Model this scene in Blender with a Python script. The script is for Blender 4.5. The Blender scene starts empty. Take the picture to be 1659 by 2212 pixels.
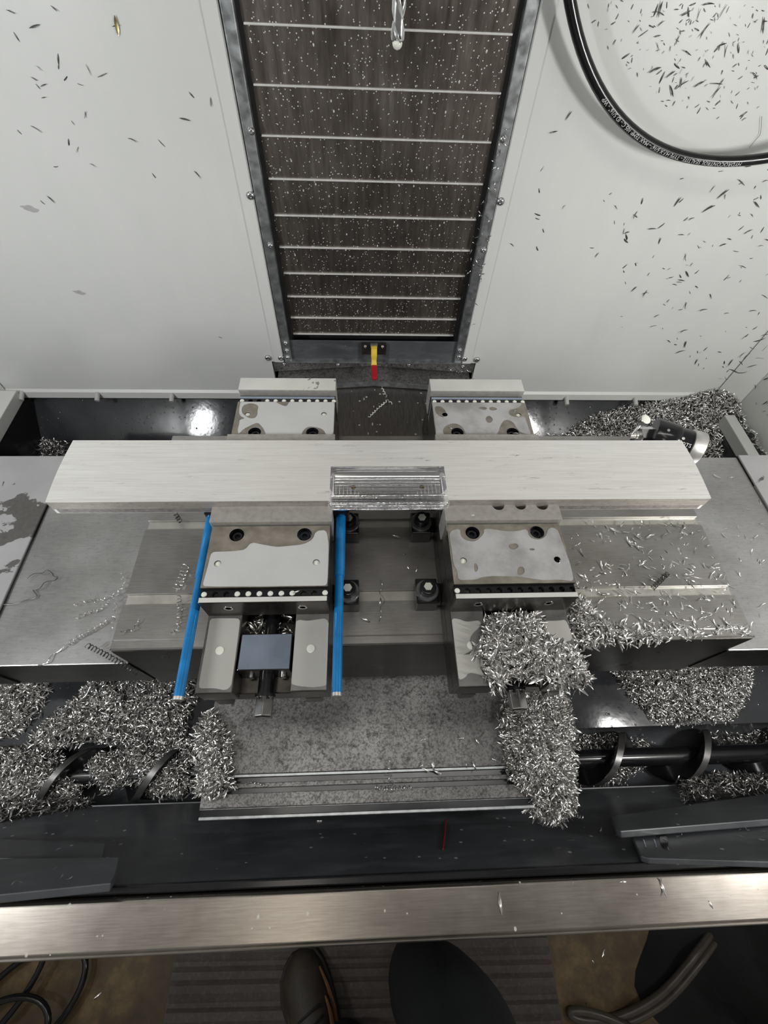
import bpy, bmesh, math, random
import numpy as np
from mathutils import Vector, Matrix
from mathutils.geometry import delaunay_2d_cdt

scene = bpy.context.scene
col = scene.collection
PI = math.pi
rng = np.random.default_rng(7)
random.seed(7)

# ------------------------------------------------------------------ camera
# metres; z = 0 is the top of the machine table, x right, y into the machine
FPX = 977.0
CAM = np.array([0.0, 0.0, 0.633])
def cam_axes(pitch=57.2, yaw=4.83, roll=3.66):
    p, y, r_ = map(math.radians, (pitch, yaw, roll))
    v = np.array([math.sin(y)*math.cos(p), math.cos(y)*math.cos(p), -math.sin(p)])
    r = np.cross(v, [0, 0, 1]); r /= np.linalg.norm(r)
    u = np.cross(r, v)
    c, s = math.cos(r_), math.sin(r_)
    return c*r+s*u, -s*r+c*u, v
CR, CU, CV = cam_axes()
cam_data = bpy.data.cameras.new('camera')
cam = bpy.data.objects.new('camera', cam_data); col.objects.link(cam)
cam_data.sensor_fit = 'VERTICAL'; cam_data.sensor_height = 24.0
cam_data.lens = FPX/2212*24.0
cam_data.clip_start = 0.02; cam_data.clip_end = 50
cam.matrix_world = Matrix(((CR[0], CU[0], -CV[0], CAM[0]), (CR[1], CU[1], -CV[1], CAM[1]),
                           (CR[2], CU[2], -CV[2], CAM[2]), (0, 0, 0, 1)))
scene.camera = cam
# survey helpers: where a sight line meets a known real plane
def ray(x, y): return CR*(x-829.5)/FPX-CU*(y-1106)/FPX+CV
def at_z(x, y, z): d = ray(x, y); return CAM+d*(z-CAM[2])/d[2]
def at_y(x, y, Y): d = ray(x, y); return CAM+d*Y/d[1]
def at_plane(x, y, P, n): d = ray(x, y); return CAM+d*(np.dot(np.subtract(P, CAM), n)/np.dot(d, n))

# ------------------------------------------------------------------ light
scene.view_settings.view_transform = 'Standard'
scene.view_settings.look = 'None'
scene.view_settings.exposure = 0.0
scene.view_settings.gamma = 1.0
scene.view_settings.use_curve_mapping = False
world = bpy.data.worlds.new('workshop'); scene.world = world; world.use_nodes = True
world.node_tree.nodes['Background'].inputs[0].default_value = (1.0, 0.97, 0.92, 1)
world.node_tree.nodes['Background'].inputs[1].default_value = 0.16
def area_light(name, loc, target, sx, sy, power, colour=(1, 1, 1), spread=170):
    d = bpy.data.lights.new(name, 'AREA'); d.shape = 'RECTANGLE'; d.size = sx; d.size_y = sy
    d.energy = power; d.color = colour; d.spread = math.radians(spread)
    o = bpy.data.objects.new(name, d); col.objects.link(o)
    o.location = loc
    o.rotation_euler = (Vector(target)-Vector(loc)).to_track_quat('-Z', 'Y').to_euler()
    return o
# the machine's LED work lamps: one in each upper front corner, one bar above the door
area_light('work_lamp_right', (1.02, -0.06, 0.50), (0.35, 0.95, -0.05), 0.05, 0.20, 6.0, (1.0, 0.99, 0.96), 160)
area_light('work_lamp_left', (-0.97, -0.06, 0.56), (-0.25, 0.95, -0.05), 0.05, 0.20, 5.1, (0.97, 0.99, 1.0), 160)
area_light('work_lamp_bar', (0.05, 0.12, 1.40), (0.05, 0.60, 0.0), 1.2, 0.10, 2.6, (1.0, 0.98, 0.95), 150)
# strip lights on the workshop ceiling
for lx in (-2.65, -0.50, 2.95):
    area_light('ceiling_light', (lx, -0.75, 3.1), (lx, -0.75, 0), 0.30, 2.0, 5.0, (1.0, 0.92, 0.80), 170)

# ------------------------------------------------------------------ helpers
ORG = {}
def thing(name, loc, label=None, cat=None, group=None, kind=None):
    o = bpy.data.objects.new(name, None); col.objects.link(o)
    o.empty_display_size = 0.02
    o.location = loc; ORG[o.name] = np.array(loc, float)
    return tag(o, label, cat, group, kind)
def tag(o, label=None, cat=None, group=None, kind=None):
    if label: o['label'] = label
    if cat: o['category'] = cat
    if group: o['group'] = group
    if kind: o['kind'] = kind
    return o
class MB:
    def __init__(s): s.v = []; s.f = []; s.m = []
    def add(s, verts, faces, m=0):
        b = len(s.v); s.v += [tuple(map(float, p)) for p in verts]
        for f in faces: s.f.append(tuple(b+i for i in f)); s.m.append(m)
        return s
    def box(s, x0, x1, y0, y1, z0, z1, m=0):
        return s.add([(x0,y0,z0),(x1,y0,z0),(x1,y1,z0),(x0,y1,z0),(x0,y0,z1),(x1,y0,z1),(x1,y1,z1),(x0,y1,z1)],
            [(3,2,1,0),(4,5,6,7),(0,1,5,4),(1,2,6,5),(2,3,7,6),(3,0,4,7)], m)
    def sweep(s, path, rad, n=10, m=0, caps=True, flat=1.0, phase=0.0):
        """tube along a path; rad a number or a list"""
        P = [np.array(p, float) for p in path]; N = len(P)
        rr = rad if hasattr(rad, '__len__') else [rad]*N
        t0 = P[1]-P[0]; up = np.array([0, 0, 1.0])
        if abs(np.dot(t0/np.linalg.norm(t0), up)) > .9: up = np.array([1.0, 0, 0])
        verts = []; nrm = None
        for i in range(N):
            t = P[min(i+1, N-1)]-P[max(i-1, 0)]; t = t/(np.linalg.norm(t)+1e-12)
            nrm = up if nrm is None else nrm
            nrm = nrm-t*np.dot(nrm, t); nrm /= np.linalg.norm(nrm)+1e-12
            b = np.cross(t, nrm)
            for k in range(n):
                a = 2*PI*k/n+phase
                verts.append(P[i]+rr[i]*(math.cos(a)*nrm*flat+math.sin(a)*b))
        faces = [(i*n+k, i*n+(k+1) % n, (i+1)*n+(k+1) % n, (i+1)*n+k) for i in range(N-1) for k in range(n)]
        if caps: faces += [tuple(range(n))[::-1], tuple((N-1)*n+k for k in range(n))]
        return s.add(verts, faces, m)
    def cyl(s, a, b, r, n=20, m=0, r2=None):
        return s.sweep([a, b], [r, r if r2 is None else r2], n, m)
    def lathe(s, base, axis, prof, n=24, m=0):
        """prof: list of (distance along axis, radius)"""
        ax = np.array(axis, float); ax /= np.linalg.norm(ax)
        return s.sweep([np.array(base)+ax*h for h, r in prof], [max(r, 1e-5) for h, r in prof], n, m) if False else s._lathe(base, ax, prof, n, m)
    def _lathe(s, base, ax, prof, n, m):
        u = np.cross(ax, [0, 0, 1.0]) if abs(ax[2]) < .9 else np.cross(ax, [1.0, 0, 0])
        u /= np.linalg.norm(u); w = np.cross(ax, u); verts = []
        for h, r in prof:
            for k in range(n):
                a = 2*PI*k/n
                verts.append(np.array(base)+ax*h+max(r, 1e-5)*(math.cos(a)*u+math.sin(a)*w))
        N = len(prof)
        faces = [(i*n+k, i*n+(k+1) % n, (i+1)*n+(k+1) % n, (i+1)*n+k) for i in range(N-1) for k in range(n)]
        faces += [tuple(range(n))[::-1], tuple((N-1)*n+k for k in range(n))]
        return s.add(verts, faces, m)
    def plate(s, outer, holes, z0, z1, m=0, frame=None, hm=None):
        """flat plate with real holes; outer and holes are lists of 2-D points.  frame maps (u,v,h)->xyz"""
        fr = frame or (lambda u, v, h: (u, v, h))
        loops = [outer]+holes; pts = []; edges = []
        for L in loops:
            b = len(pts); pts += [Vector(p) for p in L]
            edges += [(b+i, b+(i+1) % len(L)) for i in range(len(L))]
        vo, eo, fo, ov, oe, of = delaunay_2d_cdt(pts, edges, [], 0, 1e-7)
        def inside(p, L):
            c = False; j = len(L)-1
            for i in range(len(L)):
                if (L[i][1] > p[1]) != (L[j][1] > p[1]) and p[0] < (L[j][0]-L[i][0])*(p[1]-L[i][1])/(L[j][1]-L[i][1])+L[i][0]: c = not c
                j = i
            return c
        tris = []
        for f in fo:
            c = ((vo[f[0]][0]+vo[f[1]][0]+vo[f[2]][0])/3, (vo[f[0]][1]+vo[f[1]][1]+vo[f[2]][1])/3)
            if inside(c, outer) and not any(inside(c, h) for h in holes): tris.append(tuple(f))
        n = len(vo)
        s.add([fr(p[0], p[1], z1) for p in vo], tris, m)
        s.add([fr(p[0], p[1], z0) for p in vo], [t[::-1] for t in tris], m)
        for li, L in enumerate(loops):
            k = len(L)
            s.add([fr(p[0], p[1], z0) for p in L]+[fr(p[0], p[1], z1) for p in L],
                  [(i, (i+1) % k, k+(i+1) % k, k+i) for i in range(k)], m if (li == 0 or hm is None) else hm)
        return s
    def build(s, name, mats, parent=None, bevel=0, smooth=False, root=None):
        org = np.zeros(3)
        p = parent
        while p is not None:
            if p.name in ORG: org = org+ORG[p.name]
            p = p.parent
        me = bpy.data.meshes.new(name)
        V = np.array(s.v)-org
        me.from_pydata(V.tolist(), [], s.f); 
        if not isinstance(mats, (list, tuple)): mats = [mats]
        for m in mats: me.materials.append(M[m] if isinstance(m, str) else m)
        if len(mats) > 1: me.polygons.foreach_set('material_index', s.m)
        bm = bmesh.new(); bm.from_mesh(me); bmesh.ops.recalc_face_normals(bm, faces=bm.faces)
        if smooth:
            for f in bm.faces: f.smooth = True
            for e in bm.edges:
                if len(e.link_faces) == 2 and e.calc_face_angle(0) > .7: e.smooth = False
        bm.to_mesh(me); bm.free()
        o = bpy.data.objects.new(name, me); col.objects.link(o)
        if parent is not None: o.parent = parent
        if bevel:
            b = o.modifiers.new('bevel', 'BEVEL'); b.width = bevel; b.segments = 2; b.limit_method = 'ANGLE'; b.angle_limit = .6
            b.harden_normals = False
        return o
def circle(cx, cy, r, n=20, a0=0.0): return [(cx+r*math.cos(a0+2*PI*i/n), cy+r*math.sin(a0+2*PI*i/n)) for i in range(n)]

# ------------------------------------------------------------------ materials
M = {}
class NT:
    def __init__(s, name):
        m = bpy.data.materials.new(name); m.use_nodes = True; s.m = m; s.t = m.node_tree
        s.b = s.t.nodes['Principled BSDF']; M[name] = m
        s.co = s.t.nodes.new('ShaderNodeTexCoord').outputs['Object']
        s.pos = s.t.nodes.new('ShaderNodeNewGeometry').outputs['Position']
    def new(s, k): return s.t.nodes.new(k)
    def put(s, sock, v):
        if hasattr(v, 'is_linked') or isinstance(v, bpy.types.NodeSocket): s.t.links.new(v, sock)
        elif isinstance(v, (tuple, list)): sock.default_value = tuple(v)+(1,) if len(v) == 3 and sock.type == 'RGBA' else v
        else: sock.default_value = v
    def map(s, scale=(1, 1, 1), loc=(0, 0, 0), rot=(0, 0, 0), world=True):
        n = s.new('ShaderNodeMapping'); s.put(n.inputs[0], s.pos if world else s.co)
        n.inputs['Scale'].default_value = scale; n.inputs['Location'].default_value = loc; n.inputs['Rotation'].default_value = rot
        return n.outputs[0]
    def noise(s, scale, detail=4, rough=.55, vec=None, dist=0):
        n = s.new('ShaderNodeTexNoise'); s.put(n.inputs['Vector'], vec or s.pos)
        n.inputs['Scale'].default_value = scale; n.inputs['Detail'].default_value = detail
        n.inputs['Roughness'].default_value = rough; n.inputs['Distortion'].default_value = dist
        return n.outputs['Fac']
    def voro(s, scale, vec=None, feat='F1', rnd=1.0):
        n = s.new('ShaderNodeTexVoronoi'); s.put(n.inputs['Vector'], vec or s.pos); n.feature = feat
        n.inputs['Scale'].default_value = scale; n.inputs['Randomness'].default_value = rnd
        return n
    def ramp(s, fac, stops, interp='LINEAR'):
        n = s.new('ShaderNodeValToRGB'); s.put(n.inputs[0], fac); n.color_ramp.interpolation = interp
        e = n.color_ramp.elements
        while len(e) < len(stops): e.new(0.5)
        for i, (p, c) in enumerate(stops):
            e[i].position = p; c = (c, c, c) if not hasattr(c, '__len__') else c
            e[i].color = tuple(c)+(1,)
        return n.outputs[0]
    def mix(s, fac, a, b, mode='MIX'):
        n = s.new('ShaderNodeMix'); n.data_type = 'RGBA'; n.blend_type = mode
        s.put(n.inputs[0], fac); s.put(n.inputs[6], a); s.put(n.inputs[7], b)
        return n.outputs[2]
    def math(s, op, a, b=0.0):
        n = s.new('ShaderNodeMath'); n.operation = op; s.put(n.inputs[0], a); s.put(n.inputs[1], b); return n.outputs[0]
    def bump(s, h, strength=.2, dist=.001):
        n = s.new('ShaderNodeBump'); s.put(n.inputs['Height'], h); n.inputs['Strength'].default_value = strength
        n.inputs['Distance'].default_value = dist; s.t.links.new(n.outputs[0], s.b.inputs['Normal'])
    def out(s, colour=None, rough=None, metal=None, **kw):
        for k, v in (('Base Color', colour), ('Roughness', rough), ('Metallic', metal)):
            if v is not None: s.put(s.b.inputs[k], v)
        for k, v in kw.items(): s.put(s.b.inputs[k.replace('_', ' ')], v)
        return s
def simple(name, c, rough=.5, metal=0.0, var=.12, scale=40, bump=0):
    n = NT(name); f = n.noise(scale, 5)
    dark = tuple(x*(1-var) for x in c); lite = tuple(min(1, x*(1+var)) for x in c)
    n.out(n.ramp(f, [(.3, dark), (.7, lite)]), n.ramp(f, [(.3, max(.03, rough-.06)), (.7, rough+.06)]), metal)
    if bump: n.bump(f, bump, .001)
    return n
def spots(n, scale, r, dens=.5, stretch=(1, 1, 1), seed=(0, 0, 0)):
    """mask of scattered round splashes: 1 inside a drop"""
    v = n.voro(scale, n.map(stretch, seed))
    keep = n.ramp(v.outputs['Color'], [(dens, 0), (min(1, dens+.02), 1)], 'CONSTANT')
    d = n.ramp(v.outputs['Distance'], [(r*.7, 1), (r, 0)])
    return n.math('MULTIPLY', keep, d)

# enamelled white sheet metal
n = NT('white_paint'); a = n.noise(3, 4); b = n.noise(5, 5, .6, n.map((3, 1, .8)))
c = n.mix(n.ramp(b, [(.45, 0), (.8, .22)]), n.ramp(a, [(.3, (.67, .68, .665)), (.7, (.72, .725, .71))]), (.56, .60, .58))
n.out(c, .38, 0.0); n.bump(n.noise(260, 2), .05, .0004)
simple('grey_paint', (.50, .505, .49), .45, 0, .06, 12)
# black enamelled sheet metal with dried coolant smears
n = NT('black_sheet'); a = n.noise(6, 6, .6); b = n.noise(14, 6, .65, n.map((1, 1, 3)))
c = n.mix(n.ramp(b, [(.5, 0), (.8, .5)]), n.ramp(a, [(.3, (.045, .048, .053)), (.7, (.085, .090, .098))]), (.17, .178, .188))
sp = spots(n, 70, .22, .75)
n.out(n.mix(sp, c, (.35, .37, .37)), n.ramp(a, [(.3, .28), (.7, .48)]), 0.0)
simple('black_gloss', (.012, .012, .014), .18, 0, .2, 8)
simple('black_matte', (.010, .010, .011), .6, 0, .2, 30)
# column slats
n = NT('slat_steel'); st = n.noise(30, 6, .7, n.map((3, 1, .35))); bl = n.noise(14, 5, .6)
c = n.ramp(st, [(.25, (.10, .083, .072)), (.55, (.215, .190, .170)), (.8, (.35, .32, .29))])
s1 = spots(n, 210, .24, .55, (1, 0, 1)); s2 = spots(n, 100, .15, .78, (1, 0, .6), (0, .02, 0)); s3 = spots(n, 50, .20, .86, (3.6, 0, .28), (3, .03, 1))
sp = n.math('MAXIMUM', n.math('MAXIMUM', s1, s2), s3)
n.out(n.mix(sp, c, (.62, .63, .62)), n.ramp(bl, [(.35, .26), (.7, .44)]), n.math('SUBTRACT', .85, n.math('MULTIPLY', sp, .8)))
n.bump(n.math('ADD', sp, n.math('MULTIPLY', st, .15)), .25, .0012)
simple('slat_lip', (.80, .80, .78), .32, .35, .06, 60)
simple('galvanised', (.42, .44, .45), .36, .85, .35, 60, .1)
simple('bolt_steel', (.55, .55, .56), .22, .95, .1, 90)
# machine table and covers
n = NT('ground_steel'); a = n.noise(7, 6, .62); f = n.noise(180, 3, .6)
g = n.noise(60, 4, .6, n.map((1, 9, 1)))
c = n.ramp(a, [(.28, (.30, .295, .295)), (.5, (.40, .395, .39)), (.75, (.52, .52, .53))])
c = n.mix(n.ramp(f, [(.55, 0), (.72, .4)]), c, (.20, .195, .19))
n.out(n.mix(.25, c, n.ramp(g, [(.3, (.25, .25, .25)), (.7, (.55, .55, .55))])), n.ramp(a, [(.3, .26), (.7, .42)]), .72)
n.bump(f, .08, .0004)
n = NT('table_steel'); a = n.noise(9, 6, .6); f = n.noise(40, 4, .6, n.map((1, 14, 1)))
c = n.ramp(a, [(.28, (.30, .285, .27)), (.75, (.47, .455, .44))])
n.out(n.mix(.3, c, n.ramp(f, [(.3, (.24, .23, .21)), (.7, (.52, .51, .49))])), n.ramp(a, [(.3, .25), (.7, .40)]), .8)
simple('slot_lit_tone', (.55, .535, .49), .35, .55, .12, 40)  # pale tone standing for side light in the table slots
simple('dark_steel', (.060, .057, .054), .32, .75, .35, 25)
# mottled casting plate at the front
n = NT('cast_plate'); a = n.noise(7, 6, .65); f = n.noise(300, 4, .75); v = n.noise(110, 6, .8)
c = n.ramp(a, [(.3, (.11, .108, .106)), (.7, (.33, .325, .32))])
c = n.mix(n.ramp(f, [(.46, 0), (.60, .7)]), c, (.05, .048, .046))
n.out(n.mix(n.ramp(v, [(.50, 0), (.62, .85)]), c, (.04, .038, .036)), .40, .45); n.bump(f, .15, .0004)
# vise surfaces: steel flooded with milky coolant that stops at ragged edges
def vise_top(name, cut, seed, film=(.60, .605, .60), dry=(.25, .225, .19)):
    n = NT(name); p = n.map((1, 1, 1), seed)
    a = n.noise(26 if name != 'stained_steel' else 13, 4, .5, p, .6); fine = n.noise(120, 4, .6, p)
    wet = n.ramp(n.math('ADD', a, n.math('MULTIPLY', fine, .12)), [(cut, 0), (cut+.008, 1)])
    dryc = n.mix(n.ramp(fine, [(.4, 0), (.7, .5)]), dry, tuple(x*.6 for x in dry))
    fc = n.mix(n.ramp(n.noise(14, 3, .5, p), [(.4, 0), (.75, .45)]), film, (.43, .43, .435))
    n.out(n.mix(wet, dryc, fc), n.mix(wet, (.42,)*3, (.12,)*3), n.mix(wet, (.55,)*3, (.06,)*3))
    n.bump(wet, .3, .0006); return n
vise_top('wet_steel_a', .45, (0, 0, 0))
vise_top('wet_steel_b', .47, (3.3, 1.7, 0), (.52, .52, .52), (.22, .20, .175))
vise_top('wet_lip', .40, (5, 2, 1), (.70, .70, .66), (.42, .40, .37))
vise_top('jaw_steel', .80, (1, 7, 1), (.60, .60, .58), (.50, .48, .45))
simple('dry_steel', (.29, .262, .222), .42, .5, .25, 60)
simple('film_a', (.56, .565, .565), .12, .03, .05, 16)
n = NT('film_b'); a = n.noise(22, 5, .6); n.out(n.ramp(a, [(.35, (.30, .295, .285)), (.62, (.46, .46, .465))]), .13, .05)
simple('rail_steel', (.17, .165, .16), .4, .6, .2, 60)
simple('rail_film', (.47, .465, .435), .13, .05, .04, 16)
simple('vise_side', (.085, .078, .070), .30, .8, .45, 30)
n = NT('vise_rail'); p = n.map((1, 1, 1), (2, 2, 0)); a = n.noise(24, 4, .5, p, .5)
w = n.ramp(a, [(.42, 0), (.43, 1)])
n.out(n.mix(w, (.24, .235, .23), (.50, .495, .47)), n.mix(w, (.4,)*3, (.14,)*3), n.mix(w, (.6,)*3, (.1,)*3))
simple('milky', (.80, .82, .74), .12, 0, .03, 30)
simple('milky_blue', (.27, .32, .39), .14, .1, .12, 25)
simple('nut_top', (.20, .24, .30), .14, .15, .2, 22)
# work piece
n = NT('aluminium'); a = n.noise(26, 6, .6, n.map((.6, 22, 1))); b = n.noise(5, 5, .6); k = n.noise(38, 6, .75, n.map((.5, 3, 1)))
c = n.ramp(a, [(.3, (.76, .75, .725)), (.7, (.93, .925, .905))])
c = n.mix(n.ramp(b, [(.4, 0), (.7, .35)]), c, (.80, .76, .68))
c = n.mix(n.ramp(k, [(.60, 0), (.72, .6)]), c, (.30, .28, .25))
n.out(c, n.ramp(a, [(.3, .34), (.7, .46)]), .40); n.bump(a, .18, .0006)
simple('saw_cut', (.80, .79, .76), .45, .5, .1, 120, .1)
n = NT('machined'); w = n.new('ShaderNodeTexWave'); w.bands_direction = 'Y'; n.put(w.inputs[0], n.pos); w.inputs['Scale'].default_value = 60; w.inputs['Distortion'].default_value = .6
f = n.noise(240, 4, .7)
n.out(n.ramp(f, [(.3, (.62, .63, .66)), (.7, (.92, .92, .93))]), .12, 1.0); n.bump(n.math('ADD', w.outputs['Fac'], n.math('MULTIPLY', f, .5)), .45, .0012)
n = NT('machined_side'); w = n.new('ShaderNodeTexWave'); w.bands_direction = 'Z'; n.put(w.inputs[0], n.pos); w.inputs['Scale'].default_value = 90
n.out((.88, .88, .89), .14, 1.0); n.bump(w.outputs['Fac'], .35, .001)
# the rest
n = NT('blue_anodised'); f = n.noise(40, 4)
n.out(n.ramp(f, [(.3, (.006, .17, .46)), (.7, (.012, .26, .66))]), .25, .25)
n.put(n.b.inputs['Coat Weight'], .4)
n = NT('chip'); oi = n.new('ShaderNodeNewGeometry'); f = n.noise(170, 2)
n.out(n.ramp(oi.outputs['Random Per Island'], [(0, (.30, .295, .28)), (.45, (.72, .715, .70)), (1, (.95, .94, .92))]), .20, .90)
simple('chip_gap_shade', (.020, .019, .018), .6, .3, .4, 90)  # near-black mound under the chips: shade in their gaps put into colour
simple('chip_dark', (.10, .10, .098), .4, .7, .3, 60)
n = NT('stainless'); a = n.noise(5, 5, .6); g = n.noise(50, 4, .6, n.map((.6, 12, 12)))
c = n.ramp(a, [(.3, (.27, .235, .20)), (.7, (.42, .385, .345))])
sp = n.math('MAXIMUM', spots(n, 60, .13, .78, (1, .7, 1)), spots(n, 130, .16, .8))
n.out(n.mix(sp, n.mix(.25, c, n.ramp(g, [(.3, (.25, .24, .23)), (.7, (.62, .60, .58))])), (.62, .60, .56)), n.ramp(a, [(.3, .22), (.7, .34)]), n.math('SUBTRACT', .95, n.math('MULTIPLY', sp, .9)))
simple('hose_rubber', (.010, .010, .011), .22, 0, .2, 60)
simple('print_white', (.75, .75, .75), .5, 0, .03, 20)
simple('yellow_plastic', (.72, .50, .06), .38, 0, .12, 60)
simple('red_plastic', (.38, .008, .018), .2, 0, .15, 60)
simple('drill_steel', (.72, .73, .74), .14, 1.0, .08, 80)
simple('ring_steel', (.66, .65, .62), .34, .8, .06, 60)
simple('brass', (.45, .36, .18), .25, .9, .1, 60)
simple('orange_plastic', (.75, .12, .03), .4, 0, .1, 60)
n = NT('concrete'); a = n.noise(7, 7, .65); f = n.noise(90, 5, .7)
c = n.ramp(a, [(.3, (.024, .015, .006)), (.5, (.095, .060, .022)), (.72, (.27, .185, .078))])
n.out(n.mix(n.ramp(f, [(.5, 0), (.7, .5)]), c, (.045, .036, .026)), .5, 0.0)
n = NT('rubber_mat'); f = n.noise(120, 5, .7); a = n.noise(10, 4)
n.out(n.mix(n.ramp(f, [(.5, 0), (.75, .5)]), n.ramp(a, [(.3, (.060, .049, .044)), (.7, (.105, .087, .079))]), (.19, .165, .15)), .7, 0)
n = NT('denim'); f = n.noise(500, 3, .6, n.map((1, 1, 2))); a = n.noise(12, 4)
n.out(n.mix(n.ramp(f, [(.4, 0), (.6, .4)]), n.ramp(a, [(.3, (.004, .005, .0055)), (.7, (.011, .013, .014))]), (.026, .031, .032)), .85, 0)
simple('shoe_upper', (.040, .032, .024), .6, 0, .4, 40, .3)
simple('shoe_trim', (.16, .075, .030), .5, 0, .3, 50)
simple('shoe_sole', (.020, .018, .016), .7, 0, .3, 30)
simple('black_crumple', (.010, .011, .012), .9, 0, .4, 30)
simple('grey_cable', (.075, .066, .056), .35, 0, .2, 50)
simple('rim_steel', (.16, .158, .155), .36, .7, .2, 40)
simple('washer_steel', (.22, .23, .235), .25, .6, .15, 60)
vise_top('stained_steel', .47, (8, 3, 0), (.33, .33, .335), (.15, .145, .14))
n = NT('brushed_dark'); g = n.noise(60, 5, .7, n.map((6, .5, 1))); sp = n.math('MAXIMUM', spots(n, 80, .25, .7, (1, 1, 0)), spots(n, 40, .2, .8, (2.5, .8, 0)))
n.out(n.mix(sp, n.ramp(g, [(.3, (.085, .08, .076)), (.7, (.17, .16, .152))]), (.48, .48, .47)), .34, n.math('SUBTRACT', .7, n.math('MULTIPLY', sp, .65)))
simple('hex_steel', (.26, .255, .25), .18, .95, .2, 60)
n = NT('black_wet'); a = n.noise(6, 6, .6); sp = n.math('MAXIMUM', spots(n, 90, .28, .6), spots(n, 45, .2, .75))
n.out(n.ramp(a, [(.3, (.022, .023, .026)), (.7, (.045, .048, .053))]), n.ramp(a, [(.3, .06), (.7, .14)]), 0.0); n.bump(n.math('ADD', sp, n.math('MULTIPLY', n.noise(30, 3), .4)), .35, .0015)
simple('splat', (.44, .44, .435), .3, 0, .1, 80)
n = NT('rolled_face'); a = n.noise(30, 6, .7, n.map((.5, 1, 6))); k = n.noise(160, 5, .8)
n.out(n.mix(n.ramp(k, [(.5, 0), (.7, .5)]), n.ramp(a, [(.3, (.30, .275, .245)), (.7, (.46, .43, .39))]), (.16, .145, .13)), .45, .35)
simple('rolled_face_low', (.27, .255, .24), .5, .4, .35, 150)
# ------------------------------------------------------------------ the setting
YW = 1.0                     # face of the back wall
LX, RX = -1.04, 1.10         # side walls
ZT = 1.55                    # top edge of the enclosure
FLOOR = -0.85
tag(MB().box(-4, 4, -4, 3.0, FLOOR-.1, FLOOR).build('floor', 'concrete'), kind='structure')

def back_panel(pts, pegs, screws):
    m = MB(); fr = lambda u, v, h: (u, YW+.012-h, v)
    m.plate(pts, [], 0, .012, frame=fr)
    o = tag(m.build('wall_back', 'white_paint', bevel=.002), kind='structure')
    x0 = min(p[0] for p in pts); x1 = max(p[0] for p in pts)
    MB().add([(x0, YW, -.276), (x1, YW, -.276), (x1, YW-.006, -.282), (x0, YW-.006, -.282), (x0, YW-.006, -.303), (x1, YW-.006, -.303), (x1, YW+.004, -.303), (x0, YW+.004, -.303)],
             [(0, 1, 2, 3), (3, 2, 5, 4), (4, 5, 6, 7), (0, 7, 6, 1), (0, 3, 4, 7), (1, 6, 5, 2)]).build('bottom_lip', 'white_paint', o)
    for q in pegs:
        c = at_y(*q, YW-.006)
        MB().cyl((c[0], YW-.004, c[2]+.006), (c[0], YW-.026, c[2]-.004), .0065, 12).build('peg', 'grey_paint', o, smooth=True)
    for q in screws:
        dome(at_y(*q, YW), (0, -1, 0), .0085, o)
    return o
def dome(c, ax, r, parent, name='screw', mat='bolt_steel'):
    m = MB(); m.lathe(c, ax, [(0, r), (r*.35, r*.98), (r*.62, r*.8), (r*.82, r*.5), (r*.84, r*.34), (r*.5, r*.30)], 14)
    return m.build(name, mat, parent, smooth=True)
back_panel([(LX, -.303), (-.242, -.303), (-.242, -.176), (-.209, -.176), (-.209, ZT), (LX, ZT)],
           [(50, 851), (213, 853), (373, 855)], [(541, 421), (579, 772), (607, 772)])
back_panel([(RX, -.303), (.310, -.303), (.310, -.176), (.270, -.176), (.270, ZT), (RX, ZT)][::-1],
           [(1222, 862), (1370, 863)], [(1081, 434), (1003, 774), (1030, 776)])
# rolled edge strips of the two white panels beside the column
for x in (-.222, .283):
    tag(MB().box(x-.012, x+.012, YW-.0035, YW, -.176, ZT).build('trim_1', 'white_paint', bevel=.0015), kind='structure')
m = MB().box(LX-.012, LX, -.09, YW, -.303, ZT); wl = tag(m.build('wall_left', 'white_paint'), kind='structure')
MB().box(LX, -.952, -.05, .985, -.303, -.268).build('ledge', 'white_paint', wl, bevel=.002)
m = MB().box(RX, RX+.012, -.09, YW, -.303, ZT); wr = tag(m.build('wall_right', 'white_paint'), kind='structure')
MB().box(1.031, 1.062, .10, .90, -.303, -.268).build('ledge', 'grey_paint', wr, bevel=.002)
# folded corner strips
for sx, x in ((1, LX), (-1, RX)):
    m = MB().add([(x, YW-.05, -.303), (x+sx*.045, YW-.001, -.303), (x+sx*.045, YW-.001, ZT), (x, YW-.05, ZT)], [(0, 1, 2, 3)])
    m.add([(x+sx*.001, YW-.052, -.303), (x+sx*.047, YW-.003, -.303), (x+sx*.047, YW-.003, ZT), (x+sx*.001, YW-.052, ZT)], [(0, 1, 2, 3)])
    tag(m.build('trim_2', 'white_paint'), kind='structure')
# back of the column recess
tag(MB().box(-.30, .36, 1.06, 1.075, -.60, ZT).build('wall_column', 'black_matte'), kind='structure')

# black sheet metal of the chip trough
def sheet(name, pts, mat='black_sheet', th=.004, label=None, kind='structure', parent=None, cat=None):
    P = [np.array(p, float) for p in pts]; nn = np.cross(P[1]-P[0], P[2]-P[0]); nn /= np.linalg.norm(nn)
    k = len(P); m = MB()
    m.add(P+[p-nn*th for p in P], [tuple(range(k)), tuple(range(2*k-1, k-1, -1))]+[(i, k+i, k+(i+1) % k, (i+1) % k) for i in range(k)])
    o = m.build(name, mat, parent)
    if kind and parent is None: tag(o, label, cat, None, kind)
    elif label: tag(o, label, cat)
    return o
for xa, xb in ((LX, -.240), (.306, RX)):
    sheet('wall_trough_back', [(xa, .80, -.545), (xb, .80, -.545), (xb, 1.022, -.323), (xa, 1.022, -.323)], 'black_wet', th=-.004)
tag(MB().box(LX, RX, 1.014, 1.022, -.325, -.30).build('trim_7', 'black_matte'), kind='structure')
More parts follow.
